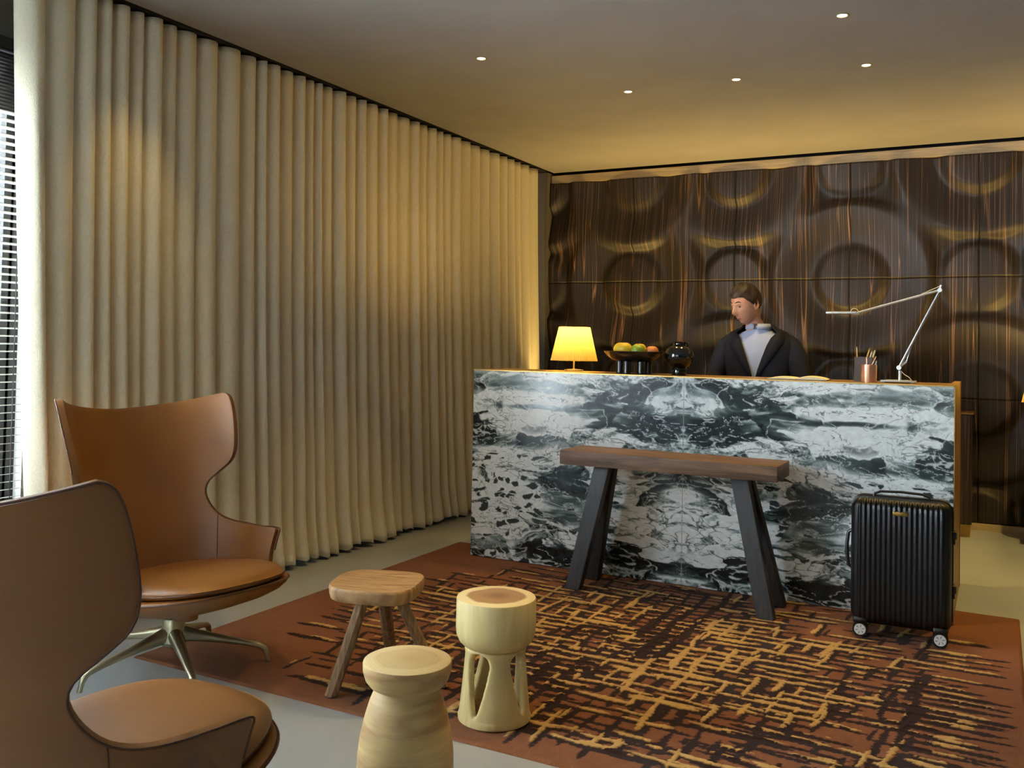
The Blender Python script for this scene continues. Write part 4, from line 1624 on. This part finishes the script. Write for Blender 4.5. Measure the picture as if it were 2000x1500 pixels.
# torso shirt
tor = [(.90, .165, .115, 0), (1.0, .170, .118, -.005), (1.10, .180, .122, -.01), (1.20, .190, .122, -.015), (1.28, .185, .112, -.02), (1.33, .150, .095, -.02), (1.365, .075, .072, -.025), (1.39, .066, .066, -.03)]
bm = bmesh.new()
loft(bm, [[(a*math.cos(2*PI*k/40), yo+b_*math.sin(2*PI*k/40), z) for k in range(40)] for z, a, b_, yo in tor])
sh = obj('shirt', bm, M['shirt'], pr, angle=60)
bm = bmesh.new()
for sg in (-1, 1):
    ring = []
    for k in range(15):
        a = -PI/2+sg*(.14+3.0*k/14)
        ring.append([(.070*math.cos(a), -.032+.072*math.sin(a)-.004, 1.405), (.080*math.cos(a), -.032+.085*math.sin(a)-.006, 1.372)])
    loft(bm, ring, cap=False, closed=False)
cl = obj('collar', bm, M['shirt'], pr)
cl.modifiers.new('t', 'SOLIDIFY').thickness = .003
# jacket with V opening
bm = bmesh.new()
jac = [(.74, .190, .132, 0, .02), (.85, .190, .132, 0, .02), (.98, .186, .132, -.005, .02), (1.06, .192, .134, -.01, .03), (1.12, .200, .136, -.012, .10), (1.20, .213, .134, -.015, .22), (1.27, .220, .124, -.02, .33), (1.315, .205, .108, -.02, .46), (1.35, .165, .092, -.022, .82), (1.375, .105, .083, -.025, 1.05), (1.395, .088, .079, -.025, 1.15)]
rows = []
for z, a, b_, yo, op in jac:
    rows.append([(a*math.cos(-PI/2+op+(2*PI-2*op)*k/48), yo+b_*math.sin(-PI/2+op+(2*PI-2*op)*k/48), z) for k in range(49)])
loft(bm, rows, cap=False, closed=False)
jk = obj('jacket', bm, M['suit'], pr, angle=70)
sm = jk.modifiers.new('t', 'SOLIDIFY')
sm.thickness = .008
sm.offset = 1
bm = bmesh.new()
for sg in (-1, 1):
    rr = []
    for z, a, b_, yo, op in jac[3:10]:
        an0 = -PI/2+sg*op
        wl = .03+.10*max(0, min(1, (z-1.08)/.2))*(1 if z < 1.33 else .6)
        an1 = -PI/2+sg*(op+wl*3.2)
        rr.append([((a+.012)*math.cos(an0), yo+(b_+.012)*math.sin(an0), z), ((a+.016)*math.cos(an1), yo+(b_+.016)*math.sin(an1), z+.004)])
    loft(bm, rr, cap=False, closed=False)
lp = obj('lapel', bm, M['suit'], jk)
lp.modifiers.new('t', 'SOLIDIFY').thickness = .004
for sg in (-1, 1):
    bm = bmesh.new()
    tube(bm, catmull([(sg*.120, -.02, 1.322), (sg*.196, -.02, 1.268), (sg*.236, -.03, 1.15), (sg*.262, -.06, 1.03), (sg*.245, -.16, .92), (sg*.222, -.27, .84)], 3), [.038, .046, .054, .060, .063, .066, .063, .061, .059, .057, .053, .049, .046, .043, .041, .040], 18)
    obj('sleeve', bm, M['suit'], pr, angle=70)
    bm = bmesh.new()
    tube(bm, [(sg*.10, 0, .86), (sg*.105, .0, .70), (sg*.11, 0, .48), (sg*.115, .01, .28), (sg*.12, .01, .07)], [.095, .088, .072, .062, .058], 18)
    obj('trouser_leg', bm, M['trouser'], pr)
    bm = bmesh.new()
    box(bm, (sg*.12, -.05, .035), (.09, .27, .07), bevel=.02)
    obj('shoe', bm, M['blackplastic'], pr)
